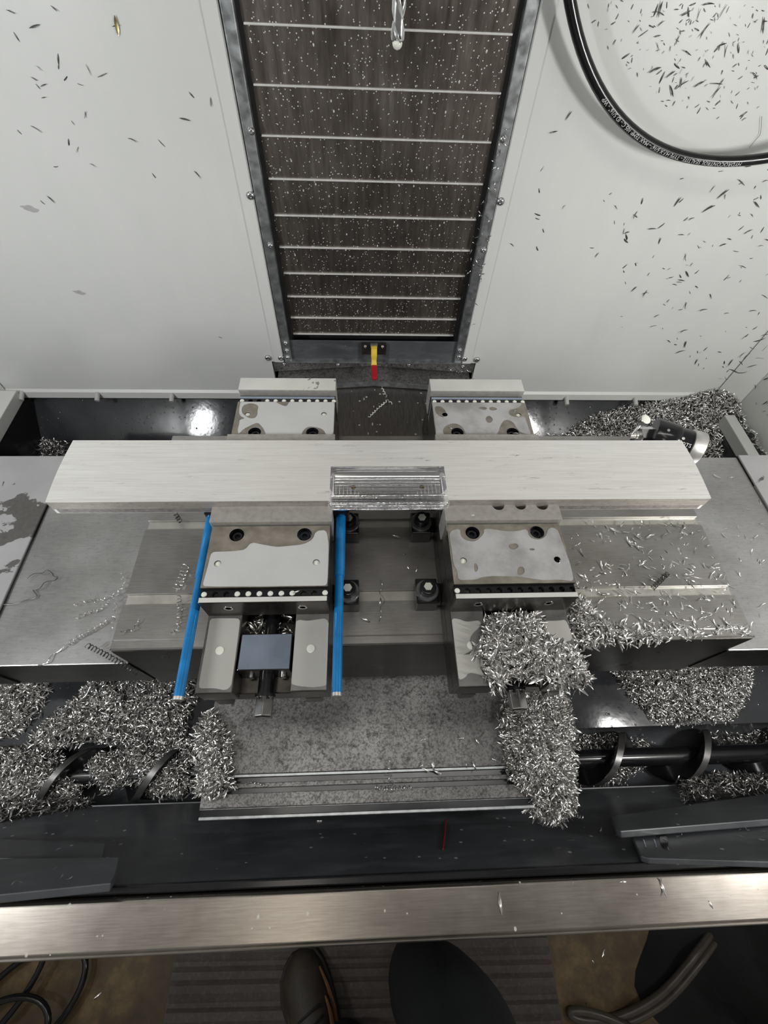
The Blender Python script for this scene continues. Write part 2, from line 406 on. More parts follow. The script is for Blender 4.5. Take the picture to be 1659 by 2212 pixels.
for x in (-.52, .37):        # lapped joints of the rear sheet
    sheet('trim_3', [(x-.002, .80, -.5435), (x+.002, .80, -.5435), (x+.002, 1.02, -.3235), (x-.002, 1.02, -.3235)], 'black_sheet', th=-.002)
sheet('wall_trough_left', [(-.955, -.05, -.303), (-.935, -.05, -.58), (-.935, 1.0, -.58), (-.955, 1.0, -.303)], 'black_gloss')
sheet('wall_trough_right', [(1.031, -.05, -.303), (.95, -.05, -.58), (.95, 1.0, -.58), (1.031, 1.0, -.303)], 'black_gloss', th=-.004)
sheet('floor_trough', [(-.99, .33, -.50), (1.09, .33, -.50), (1.09, 1.01, -.55), (-.99, 1.01, -.55)], 'black_sheet')
# slope that feeds the auger, and the front sheet up to the sill
SL_P = np.array((0, .118, -.392)); SL_n = np.cross((1, 0, 0), (0, .22, .030)); SL_n /= np.linalg.norm(SL_n)
sheet('floor_slope', [(-1.02, .118, -.392), (1.08, .118, -.392), (1.08, .338, -.362), (-1.02, .338, -.362)], 'black_wet')
tag(MB().box(-1.02, 1.08, .330, .338, -.52, -.366).build('wall_slope', 'black_sheet'), kind='structure')
tag(MB().box(-1.02, 1.08, .118, .121, -.41, -.392).build('trim_4', 'black_sheet'), kind='structure')
AY, AZ, AR = .066, -.467, .049          # auger axis
m = MB(); n_ = 14; pts = []
for i in range(n_+1):
    a = PI+PI*i/n_; pts.append((AY+.060*math.cos(a), AZ+.060*math.sin(a)))
for x0, x1 in ((-1.02, 1.08),):
    m.add([(x0, y, z) for y, z in pts]+[(x1, y, z) for y, z in pts]+[(x0, y, z-.004) for y, z in pts]+[(x1, y, z-.004) for y, z in pts],
          [(i, i+1, n_+2+i, n_+1+i) for i in range(n_)]+[(2*n_+2+i, 3*n_+3+i, 3*n_+4+i, 2*n_+3+i) for i in range(n_)])
tag(m.build('floor_auger_trough', 'black_sheet', smooth=True), kind='structure')
FB, FT = np.array((0, .010, -.440)), np.array((0, -.088, -.170))   # front sheet bottom/top
FM = np.array((0, -.036, -.335))
sheet('wall_front_low', [(-1.02, FB[1], FB[2]), (1.08, FB[1], FB[2]), (1.08, FM[1], FM[2]), (-1.02, FM[1], FM[2])], th=-.004)
sheet('wall_front', [(-1.02, FM[1], FM[2]), (1.08, FM[1], FM[2]), (1.08, FT[1], FT[2]), (-1.02, FT[1], FT[2])], th=-.004)
tag(MB().box(-1.02, 1.08, -.012, .012, -.446, -.440).build('trim_5', 'black_sheet'), kind='structure')
tag(MB().box(-1.02, 1.08, -.094, -.084, -.180, -.166).build('trim_6', 'black_gloss', bevel=.002), kind='structure')
tag(MB().box(-1.02, 1.08, -.150, -.140, FLOOR+.1, -.16).build('wall_front_outer', 'black_matte'), kind='structure')

# stainless door sill
sill = thing('door_sill', (0, -.12, -.16), 'brushed stainless door sill running across the front of the machine', 'sill')
MB().add([(x, y, z) for x in (-1.05, 1.10) for y, z in ((-.096, -.172), (-.096, -.1535), (-.099, -.1505), (-.147, -.1505), (-.152, -.154), (-.152, -.195))],
         [(i, i+1, 7+i, 6+i) for i in range(5)]+[(5, 0, 6, 11), (0, 5, 4, 3, 2, 1), (6, 7, 8, 9, 10, 11)]).build('sill_cap', 'stainless', sill, bevel=.0012)
MB().sweep([(-1.05, -.151, -.1525), (1.10, -.151, -.1525)], .0016, 8).build('rolled_edge', 'stainless', sill)

# ------------------------------------------------------------------ column way cover
cz = [at_y((a+b)/2, (c+d)/2, YW)[2] for a, c, b, d in ((522, 57, 1118, 82), (545, 191, 1092, 210), (562, 303, 1072, 316), (578, 397, 1035, 407),
      (593, 477, 1040, 485), (602, 547, 1035, 553), (612, 605, 1025, 608), (622, 656, 1008, 658), (627, 702, 1000, 704), (628, 737, 990, 740))]
cw = thing('column_way_cover', (.03, YW, -.17), 'tall telescopic cover of dark steel slats on the machine column', 'way cover')
edges = [ZT]+[cz[0]+.072*k for k in range(8, 0, -1) if cz[0]+.072*k < ZT]+list(cz)
for i in range(len(edges)-1):
    zt, zb = edges[i], edges[i+1]; j = len(edges)-2-i
    y = YW+.030-.0018*min(j, 9)
    xa, xb = -.184+.0006*j*0, .246
    sl = MB().box(xa, xb, y, y+.0016, zb, zt+.004).build('slat', 'slat_steel', cw)
    MB().box(xa+.006, xb-.006, y-.0045, y+.0005, zb, zb+.0030).build('slat_lip', 'slat_lip', sl, bevel=.0008)
for x0, x1, xs in ((-.207, -.187, 1), (.249, .269, -1)):
    r = MB().box(x0, x1, YW-.002, YW+.03, -.172, ZT).build('side_rail', 'galvanised' , cw, bevel=.002)
    xg = x1+.0035 if xs > 0 else x0-.0035
    MB().box(xg-.0035, xg+.0035, YW+.012, YW+.034, -.172, ZT).build('wiper_strip', 'black_matte', cw)
for q in ((543, 283), (1086, 300), (584, 530), (1045, 540), (617, 741), (620, 757), (622, 772), (993, 757), (991, 771)):
    dome(at_y(*q, YW-.002), (0, -1, 0), .0062, cw)
MB().box(-.187, .249, YW+.008, YW+.012, -.171, -.116).build('fascia', 'black_sheet', cw, bevel=.001)
MB().box(-.205, .268, YW-.006, YW+.012, -.1745, -.1705).build('fascia_lip', 'galvanised', cw)
MB().box(-.002, .063, YW-.002, YW+.008, -.150, -.118).build('switch_bracket', 'dark_steel', cw, bevel=.001)
for x in (.008, .053): dome((x, YW-.002, -.124), (0, -1, 0), .0045, cw)

# rubber curtain below the column, following the roof shaped rear cover
def roof(x, h=.022): return -abs(x-.031)*h/.27
fw = thing('wiper_curtain', (.031, YW, -.2), 'dark steel wiper plate bolted beneath the column cover', 'wiper')
xs = np.linspace(-.240, .308, 13)
m = MB()
m.add([(x, YW+.004, -.178) for x in xs]+[(x, YW+.004, -.190+roof(x)) for x in xs]+[(x, YW+.010, -.178) for x in xs]+[(x, YW+.010, -.190+roof(x)) for x in xs],
      [(i, i+1, 14+i, 13+i) for i in range(12)]+[(26+i, 39+i, 40+i, 27+i) for i in range(12)]+[(i, 26+i, 27+i, i+1) for i in range(12)]+[(13+i, 14+i, 40+i, 39+i) for i in range(12)])
m.build('plate', 'cast_plate', fw)
for q in ((614, 786), (730, 787), (883, 788), (1000, 791)): dome(at_y(*q, YW+.004), (0, -1, 0), .0055, fw)

# rear way cover, two overlapping roof shaped sheets
rc = thing('rear_way_cover', (.031, .85, -.25), 'dark roof shaped telescopic cover between the two vises behind the table', 'way cover')
def roof_sheet(name, y0, y1, z, th, mat, parent, xa=-.232, xb=.300):
    xs = [xa, -.10, .031, .16, xb]; m = MB(); k = 5
    V = [(x, y, z+roof(x)-dz) for dz in (0, th) for y in (y0, y1) for x in xs]
    F = [(i, i+1, k+i+1, k+i) for i in range(4)]+[(2*k+i, 3*k+i, 3*k+i+1, 2*k+i+1) for i in range(4)]
    F += [(i, 2*k+i, 2*k+i+1, i+1) for i in range(4)]+[(k+i, k+i+1, 3*k+i+1, 3*k+i) for i in range(4)]
    F += [(0, k, 3*k, 2*k), (k-1, 3*k-1, 4*k-1, 2*k-1)]
    return m.add(V, F).build(name, mat, parent)
a = roof_sheet('rear_sheet', .952, 1.05, -.200, .014, 'cast_plate', rc)
roof_sheet('sheet_edge', .948, .952, -.199, .013, 'galvanised', a)
roof_sheet('front_sheet', .58, .985, -.216, .012, 'brushed_dark', rc)
MB().box(-.20, .27, .56, 1.04, -.5, -.245).build('cover_base', 'black_matte', rc)

# yellow and red trip strip hanging under the column
ts = thing('trip_strip', tuple(at_y(808, 746, YW-.006)), 'narrow yellow plastic strip with a red tip hanging below the column', 'strip')
c = at_y(808, 746, YW-.006); x = c[0]
hw = .0075
path = [(at_y(808, yy, YW-.006-o_)[2], o_) for yy, o_ in ((746, 0), (752, .010), (768, .018), (776, .020), (778, .022), (791, .034))]
m = MB()
m.add([(x+sx*hw*(.86 if i in (3, 4) else 1), YW-.006-y-d, z) for d in (0, .003) for i, (z, y) in enumerate(path) for sx in (-1, 1)],
      [(2*i, 2*i+1, 2*i+3, 2*i+2) for i in range(5)]+[(12+2*i, 12+2*i+2, 12+2*i+3, 12+2*i+1) for i in range(5)]+
      [(2*i, 2*i+2, 12+2*i+2, 12+2*i) for i in range(5)]+[(2*i+1, 12+2*i+1, 12+2*i+3, 2*i+3) for i in range(5)]+[(0, 12, 13, 1), (10, 11, 23, 22)])
m.build('yellow_strip', 'yellow_plastic', ts, bevel=.0006)
t0 = np.array((x, YW-.006-.034, path[-1][0])); t1 = at_y(809.5, 820, YW-.082)
MB().sweep([t0, t0*.85+t1*.15, t0*.2+t1*.8, t1], [.0098, .0110, .0108, .0070], 4, phase=PI/4, flat=.8).build('red_tip', 'red_plastic', ts, bevel=.0015)
MB().box(x-.009, x+.009, YW-.010, YW-.002, c[2]-.006, c[2]+.004).build('clip', 'galvanised', ts, bevel=.001)

# ------------------------------------------------------------------ coolant hose looped on the wall
hs = thing('coolant_hose', (.65, .955, .31), 'black rubber hose with white print looped against the right back wall', 'hose')
HC, HR, HY, Hr = (.640, .715), .405, .958, .0085
path = []
for i in range(73):
    a = math.radians(165+i*2.7)            # from the left, under, up the right side
    fw_ = max(0, (math.degrees(a)-262)/95.)
    path.append((HC[0]+HR*math.cos(a), HY-.10*fw_**1.5, HC[1]+HR*math.sin(a)))
path = [(HC[0]-HR*.80, HY+.005, 1.35), (HC[0]-HR*.90, HY, 1.1), (HC[0]-HR*.97, HY, .92)]+path[1:]
e = path[-1]; path += [(e[0]-.02, e[1]-.02, e[2]+.14), (e[0]-.08, e[1]-.03, e[2]+.30), (e[0]-.20, e[1]-.03, e[2]+.42)]
MB().sweep(path, Hr, 14).build('tube', 'hose_rubber', hs, smooth=True)
def text_mesh(body, size, align='LEFT'):
    cu = bpy.data.curves.new('print', 'FONT'); cu.body = body; cu.size = size; cu.align_x = align; cu.resolution_u = 2
    o = bpy.data.objects.new('print', cu); col.objects.link(o)
    dg = bpy.context.evaluated_depsgraph_get(); me = bpy.data.meshes.new_from_object(o.evaluated_get(dg))
    V = [tuple(v.co) for v in me.vertices]; F = [tuple(p.vertices) for p in me.polygons]
    bpy.data.objects.remove(o); bpy.data.curves.remove(cu); bpy.data.meshes.remove(me)
    return V, F
V, F = text_mesh('HYDROCONTROL SEALTITE - TYPE H.F.X 5/16" - MAX TEMP 105 C - ID 5/16" - WP', .0085)
V2 = []
for u, v, w in V:
    s = u/HR; a = math.radians(276)-s                   # runs right to left, upside down seen from the front
    ph = (v-.003)/Hr
    fw_ = max(0, (math.degrees(a)-262)/95.); r_ = Hr+.0005
    rad = HR+r_*math.sin(ph+.25)
    V2.append((HC[0]+rad*math.cos(a), HY-.10*fw_**1.5-r_*math.cos(ph+.25), HC[1]+rad*math.sin(a)))
MB().add(V2, F).build('printed_lettering', 'print_white', hs)

# ------------------------------------------------------------------ drill in the spindle
dt = at_y(858, 99, .62)
dr = thing('twist_drill', tuple(dt), 'shiny spiral fluted drill bit hanging down in front of the column', 'drill bit')
m = MB(); nS, nA = 90, 28; L = .19; R0 = .0066
prof = []
for i in range(nS+1):
    z = L*i/nS; r = R0*min(1, .15+z/.0045*.85) if z < .0045 else R0
    tw = z/.034*2*PI*.5
    for k in range(nA):
        a = 2*PI*k/nA; g = abs(math.sin(a)); rr = r*(1-.52*max(0, 1-(abs(((a % PI)-PI/2))/.75)**2)) if abs(((a % PI)-PI/2)) < .75 else r
        prof.append((dt[0]+rr*math.cos(a-tw), dt[1]+rr*math.sin(a-tw), dt[2]+z))
m.add(prof, [(i*nA+k, i*nA+(k+1) % nA, (i+1)*nA+(k+1) % nA, (i+1)*nA+k) for i in range(nS) for k in range(nA)]+[tuple(range(nA))[::-1], tuple(nS*nA+k for k in range(nA))])
m.build('flutes', 'drill_steel', dr, smooth=True)
MB().lathe((dt[0], dt[1], dt[2]-.0030), (0, 0, 1), [(0, .0008), (.001, .0032), (.003, .0046), (.005, .0050), (.007, .0042)], 14).build('coolant_drop', 'milky', dr, smooth=True)
MB().cyl((dt[0], dt[1], dt[2]+L), (dt[0], dt[1], dt[2]+L+.05), .016, 24).build('collet', 'dark_steel', dr, smooth=True)
sp = thing('spindle_head', (dt[0], dt[1], dt[2]+.24), 'grey spindle head holding the drill above the table', 'spindle')
m = MB(); m.lathe((dt[0], dt[1], dt[2]+L+.05), (0, 0, 1), [(0, .030), (.03, .032), (.05, .032), (.05, .045), (.07, .047)], 28); m.build('tool_holder', 'drill_steel', sp, smooth=True)
m = MB(); m.lathe((dt[0], dt[1], dt[2]+L+.12), (0, 0, 1), [(0, .07), (.06, .075), (.06, .10), (.4, .10)], 32); m.build('spindle_nose', 'dark_steel', sp, smooth=True)
MB().box(dt[0]-.14, dt[0]+.14, dt[1]-.14, YW-.03, dt[2]+.42, dt[2]+.95).build('head_casting', 'grey_paint', sp, bevel=.01)

# ------------------------------------------------------------------ table
TX0, TX1, TY0, TY1 = -.347, .568, .186, .575
tb = thing('machine_table', (.11, .38, -.19), 'grey steel machine table with slots running across under the vises', 'table')
def slotprof():
    P = [(TY0, -.19), (TY0, -.002), (TY0+.002, 0)]
    P += [(.198, 0), (.198, -.0012), (.2, 0)]
    for c in (.259, .385, .511):
        w = .0085
        P += [(c-w, 0), (c-w, -.016), (c-w-.006, -.016), (c-w-.006, -.028), (c+w+.006, -.028), (c+w+.006, -.016), (c+w, -.016), (c+w, 0)]
    return P+[(TY1, 0), (TY1, -.19)]
P = slotprof(); k = len(P); m = MB()
m.add([(TX0, y, z) for y, z in P]+[(TX1, y, z) for y, z in P], [(i, (i+1) % k, k+(i+1) % k, k+i) for i in range(k)])
# end faces as strips
cuts = sorted(set([TY0, TY1]+[c+s for c in (.259, .385, .511) for s in (-.0145, -.0085, .0085, .0145)]))
for X in (TX0, TX1):
    for y0, y1 in zip(cuts[:-1], cuts[1:]):
        mid = (y0+y1)/2; inn = min(abs(mid-c) for c in (.259, .385, .511))
        zr = [(-.19, -.028)]+([(-.016, 0)] if .0085 < inn < .0145 else []) if inn < .0145 else [(-.19, 0)]
        for z0, z1 in zr: m.add([(X, y0, z0), (X, y1, z0), (X, y1, z1), (X, y0, z1)], [(0, 1, 2, 3)])
m.f = [f for f in m.f]; m.build('table_body', 'table_steel', tb)
# added pale strips: side light on the slot bottoms put into colour
for c in (.259, .385, .511):
    MB().box(TX0+.001, TX1-.001, c-.0082, c+.0082, -.0155, -.0050).build('lit_slot_floor', 'slot_lit_tone', tb)
MB().box(TX0+.001, TX1-.001, TY0-.0015, TY0, -.185, -.004).build('front_apron', 'dark_steel', tb)

def xcover(name, x0, x1, z, label, y0=.183, y1=.572, mat='ground_steel'):
    t = thing(name, ((x0+x1)/2, .38, z-.09), label, 'way cover')
    MB().box(x0, x1, y0, y1, z-.004, z).build('top_sheet', mat, t, bevel=.0015)
    MB().box(x0, x1, y0, y0+.003, z-.105, z-.0041).build('front_skirt', 'dark_steel', t)
    MB().box(x0, x1, y1-.003, y1, z-.105, z-.0041).build('back_skirt', 'dark_steel', t)
    return t
xcover('table_way_cover', -.562, TX0-.001, -.060, 'inner steel cover plate beside the left end of the table')
xcover('table_way_cover', -.95, -.5615, -.0545, 'outer steel cover plate at far left with dark coolant stains', .181, .574, 'stained_steel')
xcover('table_way_cover', TX1+.001, .765, -.060, 'inner steel cover plate beside the right end of the table')
xcover('table_way_cover', .7645, 1.02, -.0545, 'outer steel cover plate at far right below the chip heap', .181, .574, 'stained_steel')

# front telescopic cover (saddle)
sd = thing('front_way_cover', (.02, .1, -.3), 'mottled grey telescopic cover plate at the front below the table', 'way cover')
def stepplate(y0, y1, z, x0=-.257, x1=.268, lip=.0):
    p = MB().box(x0, x1, y0+lip, y1, z-.004, z).build('cover_plate', 'cast_plate', sd, bevel=.0008)
    if lip: MB().box(x0, x1, y0, y0+lip-.0005, z-.003, z-.0005).build('bright_edge', 'galvanised', p, bevel=.0005)
stepplate(.0400, .33, -.205, lip=.0045)
stepplate(.0255, .0320, -.209, -.254)
stepplate(-.0020, .0185, -.213, -.2565, lip=.0018)
MB().box(-.256, .268, -.0155, -.0105, -.218, -.2145).build('bottom_flange', 'galvanised', sd, bevel=.001)
MB().box(-.2555, .267, -.014, .06, -.226, -.2185).build('wiper_bed', 'black_gloss', sd)
MB().box(-.25, .262, .0, .30, -.30, -.230).build('cover_skirt', 'black_matte', sd)
dome(at_z(690, 1772, -.25), (0, -1, 0), .006, sd)
MB().box(-.03, .08, .0, .07, -.33, -.25).build('mount_bracket', 'black_matte', sd)

# ------------------------------------------------------------------ chip auger
au = thing('chip_auger', (.03, AY, AZ-.05), 'black screw conveyor lying in the chip trough in front of the table', 'auger')
MB().cyl((-1.0, AY, AZ), (1.06, AY, AZ), .0185, 20).build('shaft', 'black_gloss', au, smooth=True)
PITCH = .190
def flight(x_from, x_to, th=.0095):
    n = int((x_to-x_from)/PITCH*36); m = MB(); V = []
    x_ref = .530           # a crest of the screw points up here
    for i in range(n+1):
        x = x_from+(x_to-x_from)*i/n; a = (x-x_ref)/PITCH*2*PI
        cy, cz_ = math.sin(a), math.cos(a)
        for r, dx in ((.017, -th/2), (AR-.001, -th/2), (AR, -th/2+.001), (AR, th/2-.001), (AR-.001, th/2), (.017, th/2)):
            V.append((x+dx, AY+r*cy, AZ+r*cz_))
    F = [(i*6+k, i*6+(k+1) % 6, (i+1)*6+(k+1) % 6, (i+1)*6+k) for i in range(n) for k in range(6)]
    F += [tuple(range(6)), tuple(n*6+k for k in range(6))[::-1]]
    return m.add(V, F)
fl_ = flight(-.98, 1.04, .0160); fl_.build('screw_flight', 'black_gloss', au, smooth=True)
m = MB(); V = []; n_ = 380
for i in range(n_+1):
    x = -.98+2.02*i/n_; a = (x-.530)/PITCH*2*PI
    for r, dx in ((AR, -.0078), (AR+.0008, -.0070), (AR+.0008, .0070), (AR, .0078)): V.append((x+dx, AY+r*math.sin(a), AZ+r*math.cos(a)))
m.add(V, [(i*4+k, i*4+k+1, (i+1)*4+k+1, (i+1)*4+k) for i in range(n_) for k in range(3)]).build('flight_rim', 'rim_steel', au, smooth=True)

# ------------------------------------------------------------------ guard plates on the front sheet
FN = np.cross((1, 0, 0), FT-FM); FN /= np.linalg.norm(FN)
if FN[1] < 0: FN = -FN
def front_plate(name, px_, off, th, label, parent=None, mat='black_sheet'):
    P = [at_plane(x, y, FM+FN*off, FN) for x, y in px_]
    k = len(P); m = MB()
    m.add(P+[p-FN*th for p in P], [tuple(range(k)), tuple(range(2*k-1, k-1, -1))]+[(i, k+i, k+(i+1) % k, (i+1) % k) for i in range(k)])
    return m.build(name, mat, parent, bevel=.0015)
g = thing('door_guard', tuple(at_plane(110, 1870, FM, FN)), 'black folded guard plate at the lower left corner above the sill', 'guard plate')
front_plate('upper_plate', [(-40, 1810), (229, 1820), (220, 1856), (-40, 1853)], .014, .010, None, g)
front_plate('lower_plate', [(-40, 1855), (258, 1851), (250, 1890), (240, 1907), (-40, 1936)], .026, .010, None, g)
MB().sweep([at_plane(-40, 1940, FM+FN*.02, FN), at_plane(90, 1926, FM+FN*.02, FN)], .0022, 6).build('edge_seal', 'brass', g)
g = thing('door_guard', tuple(at_plane(1500, 1790, FM, FN)), 'black overlapping guard plates at the lower right with a dark oval hole', 'guard plate')
front_plate('upper_plate', [(1319, 1763), (1700, 1708), (1700, 1766), (1340, 1795), (1330, 1790)], .024, .010, None, g)
def hole_px(): 
    return [(1434+9*math.cos(2*PI*i/16)+3*math.sin(2*PI*i/16), 1815+16*math.sin(2*PI*i/16)) for i in range(16)]
lp = front_plate('lower_plate', [(1358, 1790), (1700, 1762), (1700, 1862), (1400, 1853), (1383, 1848)], .012, .008, None, g)
front_plate('oval_plug', hole_px(), .0135, .001, None, g, 'black_gloss')
for px_ in (1391, 1414):
    front_plate('slot_mark', [(px_-3, 1812), (px_+1, 1814), (px_+5, 1829), (px_+2, 1828)], .0135, .001, None, g, 'milky_blue')
# ------------------------------------------------------------------ vises
def cup(m, cx, cy, r, z0, z1, n=20, mi=0):
    """bottom of a blind hole"""
    m.add([(cx+r*math.cos(2*PI*i/n), cy+r*math.sin(2*PI*i/n), z0) for i in range(n)], [tuple(range(n))], mi)
def jaw_block(vise, name, x0, y0, y1, z0, z1, bolts, smalls, plugs, top_mat, filled):
    """top plate with counterbored bolts and tapped holes"""
    x1 = x0+.153
    holes = [circle(x, y, .0095) for x, y in bolts]+[circle(x, y, .0043, 14) for x, y in smalls]
    p = MB(); p.plate([(x0, y0), (x1, y0), (x1, y1), (x0, y1)], holes, z1-.012, z1, 0, None, 1)
    o = p.build(name, ['dry_steel', 'black_gloss'], vise)
    fm, outl, isl = top_mat
    W2 = lambda L: [(min(max(w[0], x0+.0006), x1-.0006), min(max(w[1], y0+.0006), y1-.0006)) for w in (at_z(a, b, z1) for a, b in rounded(L))]
    MB().plate(W2(outl), [W2(L) for L in isl]+[circle(x, y, .0100) for x, y in bolts]+[circle(x, y, .0045, 14) for x, y in smalls], z1, z1+.0005).build('coolant_film', fm, o, bevel=.0002)
    b = MB(); b.box(x0, x1, y0, y1, z0, z1-.0121); b.build('jaw_side', 'vise_side', o)
    # thin dark skin round the plate edge
    s = MB()
    for a0, a1, b0, b1 in ((x0-.0004, x0, y0, y1), (x1, x1+.0004, y0, y1), (x0, x1, y0-.0004, y0), (x0, x1, y1, y1+.0004)):
        s.box(a0, a1, b0, b1, z1-.012, z1-.0008)
    s.build('plate_side', 'vise_side', o)
    for i, (x, y) in enumerate(bolts):
        m = MB(); m.lathe((x, y, z1-.0118), (0, 0, 1), [(0, .0072), (.0062, .0072), (.0072, .0064), (.0072, .0036), (.0030, .0034)], 20)
        bo = m.build('cap_screw', 'black_gloss', o, smooth=True)
        r = MB(); r.lathe((x, y, z1-.0119), (0, 0, 1), [(0, .0094), (.0008, .0094), (.0008, .0074), (0, .0074)], 20); r.build('washer', 'milky_blue' if i % 2 else 'black_gloss', o)
    for (x, y), fl in zip(smalls, filled):
        m = MB(); m.lathe((x, y, z1-.0119), (0, 0, 1), [(0, .0042), (.0105 if fl else .002, .0042), (.0112 if fl else .0025, .0030)], 14)
        m.build('coolant_pool' if fl else 'hole_floor', 'milky' if fl else 'black_gloss', o, smooth=True)
    return o
def hole_row(vise, x0, y0, y1, z0, zf, full, parent_name='scale_strip', r=.0037):
    """strip with twelve drilled holes, some brimming with coolant"""
    x1 = x0+.153; yc = (y0+y1)/2; xs = [x0+.004+.1455*i/11 for i in range(12)]
    p = MB(); p.plate([(x0, y0), (x1, y0), (x1, y1), (x0, y1)], [circle(x, yc, r, 12) for x in xs], zf-.008, zf)
    o = p.build(parent_name, 'black_gloss', vise)
    MB().box(x0, x1, y0, y1, z0, zf-.0081).build('strip_base', 'vise_side', o)
    for i, x in enumerate(xs):
        if full[i] == '1':
            m = MB(); m.lathe((x, yc, zf-.0079), (0, 0, 1), [(0, r*.98), (.0076, r*.98), (.0088, r*.8), (.0092, r*.3)], 12)
            m.build('coolant_drop', 'milky', o, smooth=True)
        else:
            m = MB(); m.lathe((x, yc, zf-.0079), (0, 0, 1), [(0, r*.98), (.002, r*.9)], 12); m.build('hole_floor', 'vise_side', o)
    return o
def rounded(L, k=3):
    L = [np.array(p, float) for p in L]; out = []
    for i in range(len(L)):          # corner cutting
        a, b = L[i], L[(i+1) % len(L)]; d = np.linalg.norm(b-a); t = min(.25, 5/(d+1e-6)); out += [a*(1-t)+b*t, a*t+b*(1-t)]
    L = out; out = []
    for i in range(len(L)):
        a, b = L[i], L[(i+1) % len(L)]; out += [a*.85+b*.15, a*.15+b*.85]
    return [tuple(p) for p in out]
def zp(ox, oy, s, L): return [(ox+x/s, oy+y/s) for x, y in L]
def make_vise(x0, label, tops, front_full, rear_full, fl_front, fl_rear, notches, films):
    x1 = x0+.153; cx = x0+.0765
    v = thing('machine_vise', (cx, .35, 0), label, 'vise')
    MB().box(x0, x1, .118, .590, 0.0, .034).build('base', 'vise_side', v, bevel=.0015)
    MB().box(x0+.010, x0+.030, .112, .118, .004, .030).build('base_lug', 'vise_side', v, bevel=.001)
    MB().box(x1-.030, x1-.010, .112, .118, .004, .030).build('base_lug', 'vise_side', v, bevel=.001)
    for (a, b), fpx in zip(((x0, x0+.043), (x0+.110, x1)), films):
        r = MB().box(a, b, .112, .590, .0341, .0712).build('rail', 'vise_side', v, bevel=.001)
        MB().box(a+.0005, b-.0005, .1125, .5895, .0712, .073).build('rail_top', 'rail_steel', r, bevel=.0008)
        if fpx:
            W2 = [(min(max(w[0], a+.001), b-.001), min(max(w[1], .113), .589)) for w in (at_z(q[0], q[1], .073) for q in rounded(fpx))]
            MB().plate(W2, [], .073, .0735).build('coolant_film', 'rail_film', r, bevel=.0002)
        if fpx: MB().lathe(((a+b)/2, .161, .0732), (0, 0, 1), [(0, .0052), (.0009, .0050), (.0012, .003)], 18).build('coolant_drop', 'milky', r, smooth=True)
    # lead screw with its nut block
    nb = MB().box(x0+.0450, x0+.1080, .137, .181, .0341, .0722).build('nut_block', 'black_gloss', v, bevel=.0012)
    MB().box(x0+.0462, x0+.1068, .1382, .1800, .0722, .0730).build('coolant_film', 'nut_top', nb, bevel=.0003)
    for sx in (-.020, .020): MB().lathe((cx+sx, .137, .046), (0, -1, 0), [(0, .0042), (.003, .0042), (.0035, .0034), (.0035, .0020), (.001, .0018)], 12).build('cap_screw', 'bolt_steel', nb, smooth=True)
    ls = MB().cyl((cx, .300, .045), (cx, .108, .045), .0100, 20).build('lead_screw', 'black_gloss', v, smooth=True)
    m = MB(); m.sweep([(cx, .113, .045), (cx, .090, .045), (cx, .0885, .045)], [.0112, .0112, .0095], 6); m.build('hex_end', 'hex_steel', ls, bevel=.0008)
    MB().cyl((cx, .1145, .045), (cx, .111, .045), .0124, 20).build('collar', 'black_gloss', ls, smooth=True)
    # moving jaw in front
    jb = [(cx-.0435, .2970), (cx+.0435, .2970)]; js = [(cx-.061, .2560), (cx+.061, .2560)]
    j = jaw_block(v, 'front_jaw', x0, .2240, .3100, .0731, .118, jb, js, None, tops[0], fl_front)
    hole_row(v, x0, .2122, .2232, .0731, .1125, front_full)
    MB().box(x0, x1, .2050, .2120, .0731, .1165).build('front_lip', 'vise_side', v, bevel=.0008)
    MB().box(x0+.0006, x1-.0006, .2056, .2116, .1165, .1172).build('lip_film', 'wet_lip', v, bevel=.0003)
    for sx in (-.045, .045):
        MB().lathe((cx+sx, .2052, .098), (0, -1, 0), [(0, .0058), (.0006, .0058), (.0006, .0040), (.0002, .0036)], 14).build('bore', 'bolt_steel', v, smooth=True)
    # hard jaw plates
    hx0, hx1 = x0-.0025, x1+.0025
    def jaw_plate(y0, y1, cut):
        if cut: outer = [(hx0, y0), (hx1, y0), (hx1, y1)]
        if cut:
            for c, r in cut: outer += [(c+r*math.cos(a), y1-r*.95*math.sin(a)) for a in np.linspace(0, PI, 11)]
            outer += [(hx0, y1)]
        else: outer = [(hx0, y0), (hx1, y0), (hx1, y1), (hx0, y1)]
        return MB().plate(outer, [], .0745, .126).build('jaw_plate', 'jaw_steel', v, bevel=.0006)
    jaw_plate(.3115, .3355, notches)
    jaw_plate(.4405, .4640, None)
    # fixed jaw behind
    jb = [(cx-.0425, .4755), (cx+.0440, .4755)]; js = [(cx-.058, .5130), (cx+.060, .5130)]
    jaw_block(v, 'rear_jaw', x0, .4645, .5400, .0731, .118, jb, js, None, tops[1], fl_rear)
    hole_row(v, x0+.0012, .5405, .5500, .0731, .1150, rear_full)
    MB().box(x0+.001, x1-.001, .5505, .5545, .0731, .1162).build('channel_film', 'milky_blue', v, bevel=.0006)
    bb = MB().box(x0-.001, x1+.001, .5590, .5870, .0731, .1250).build('back_stop', 'jaw_steel', v, bevel=.001)
    MB().box(x0-.0005, x1+.0005, .5596, .5866, .1250, .1258).build('stop_film', 'wet_lip', bb, bevel=.0004)
    MB().box(x0, x1, .5546, .5589, .0731, .1130).build('stop_foot', 'vise_side', v)
    return v
VL, VR = -.197, .1115
LF = zp(360, 1060, 3.77, [(290, 780), (330, 640), (365, 500), (480, 497), (560, 492), (640, 482), (690, 420), (780, 440), (900, 460), (1110, 440), (1190, 400), (1215, 330), (1300, 320), (1318, 420), (1318, 650), (1305, 775), (900, 785)])
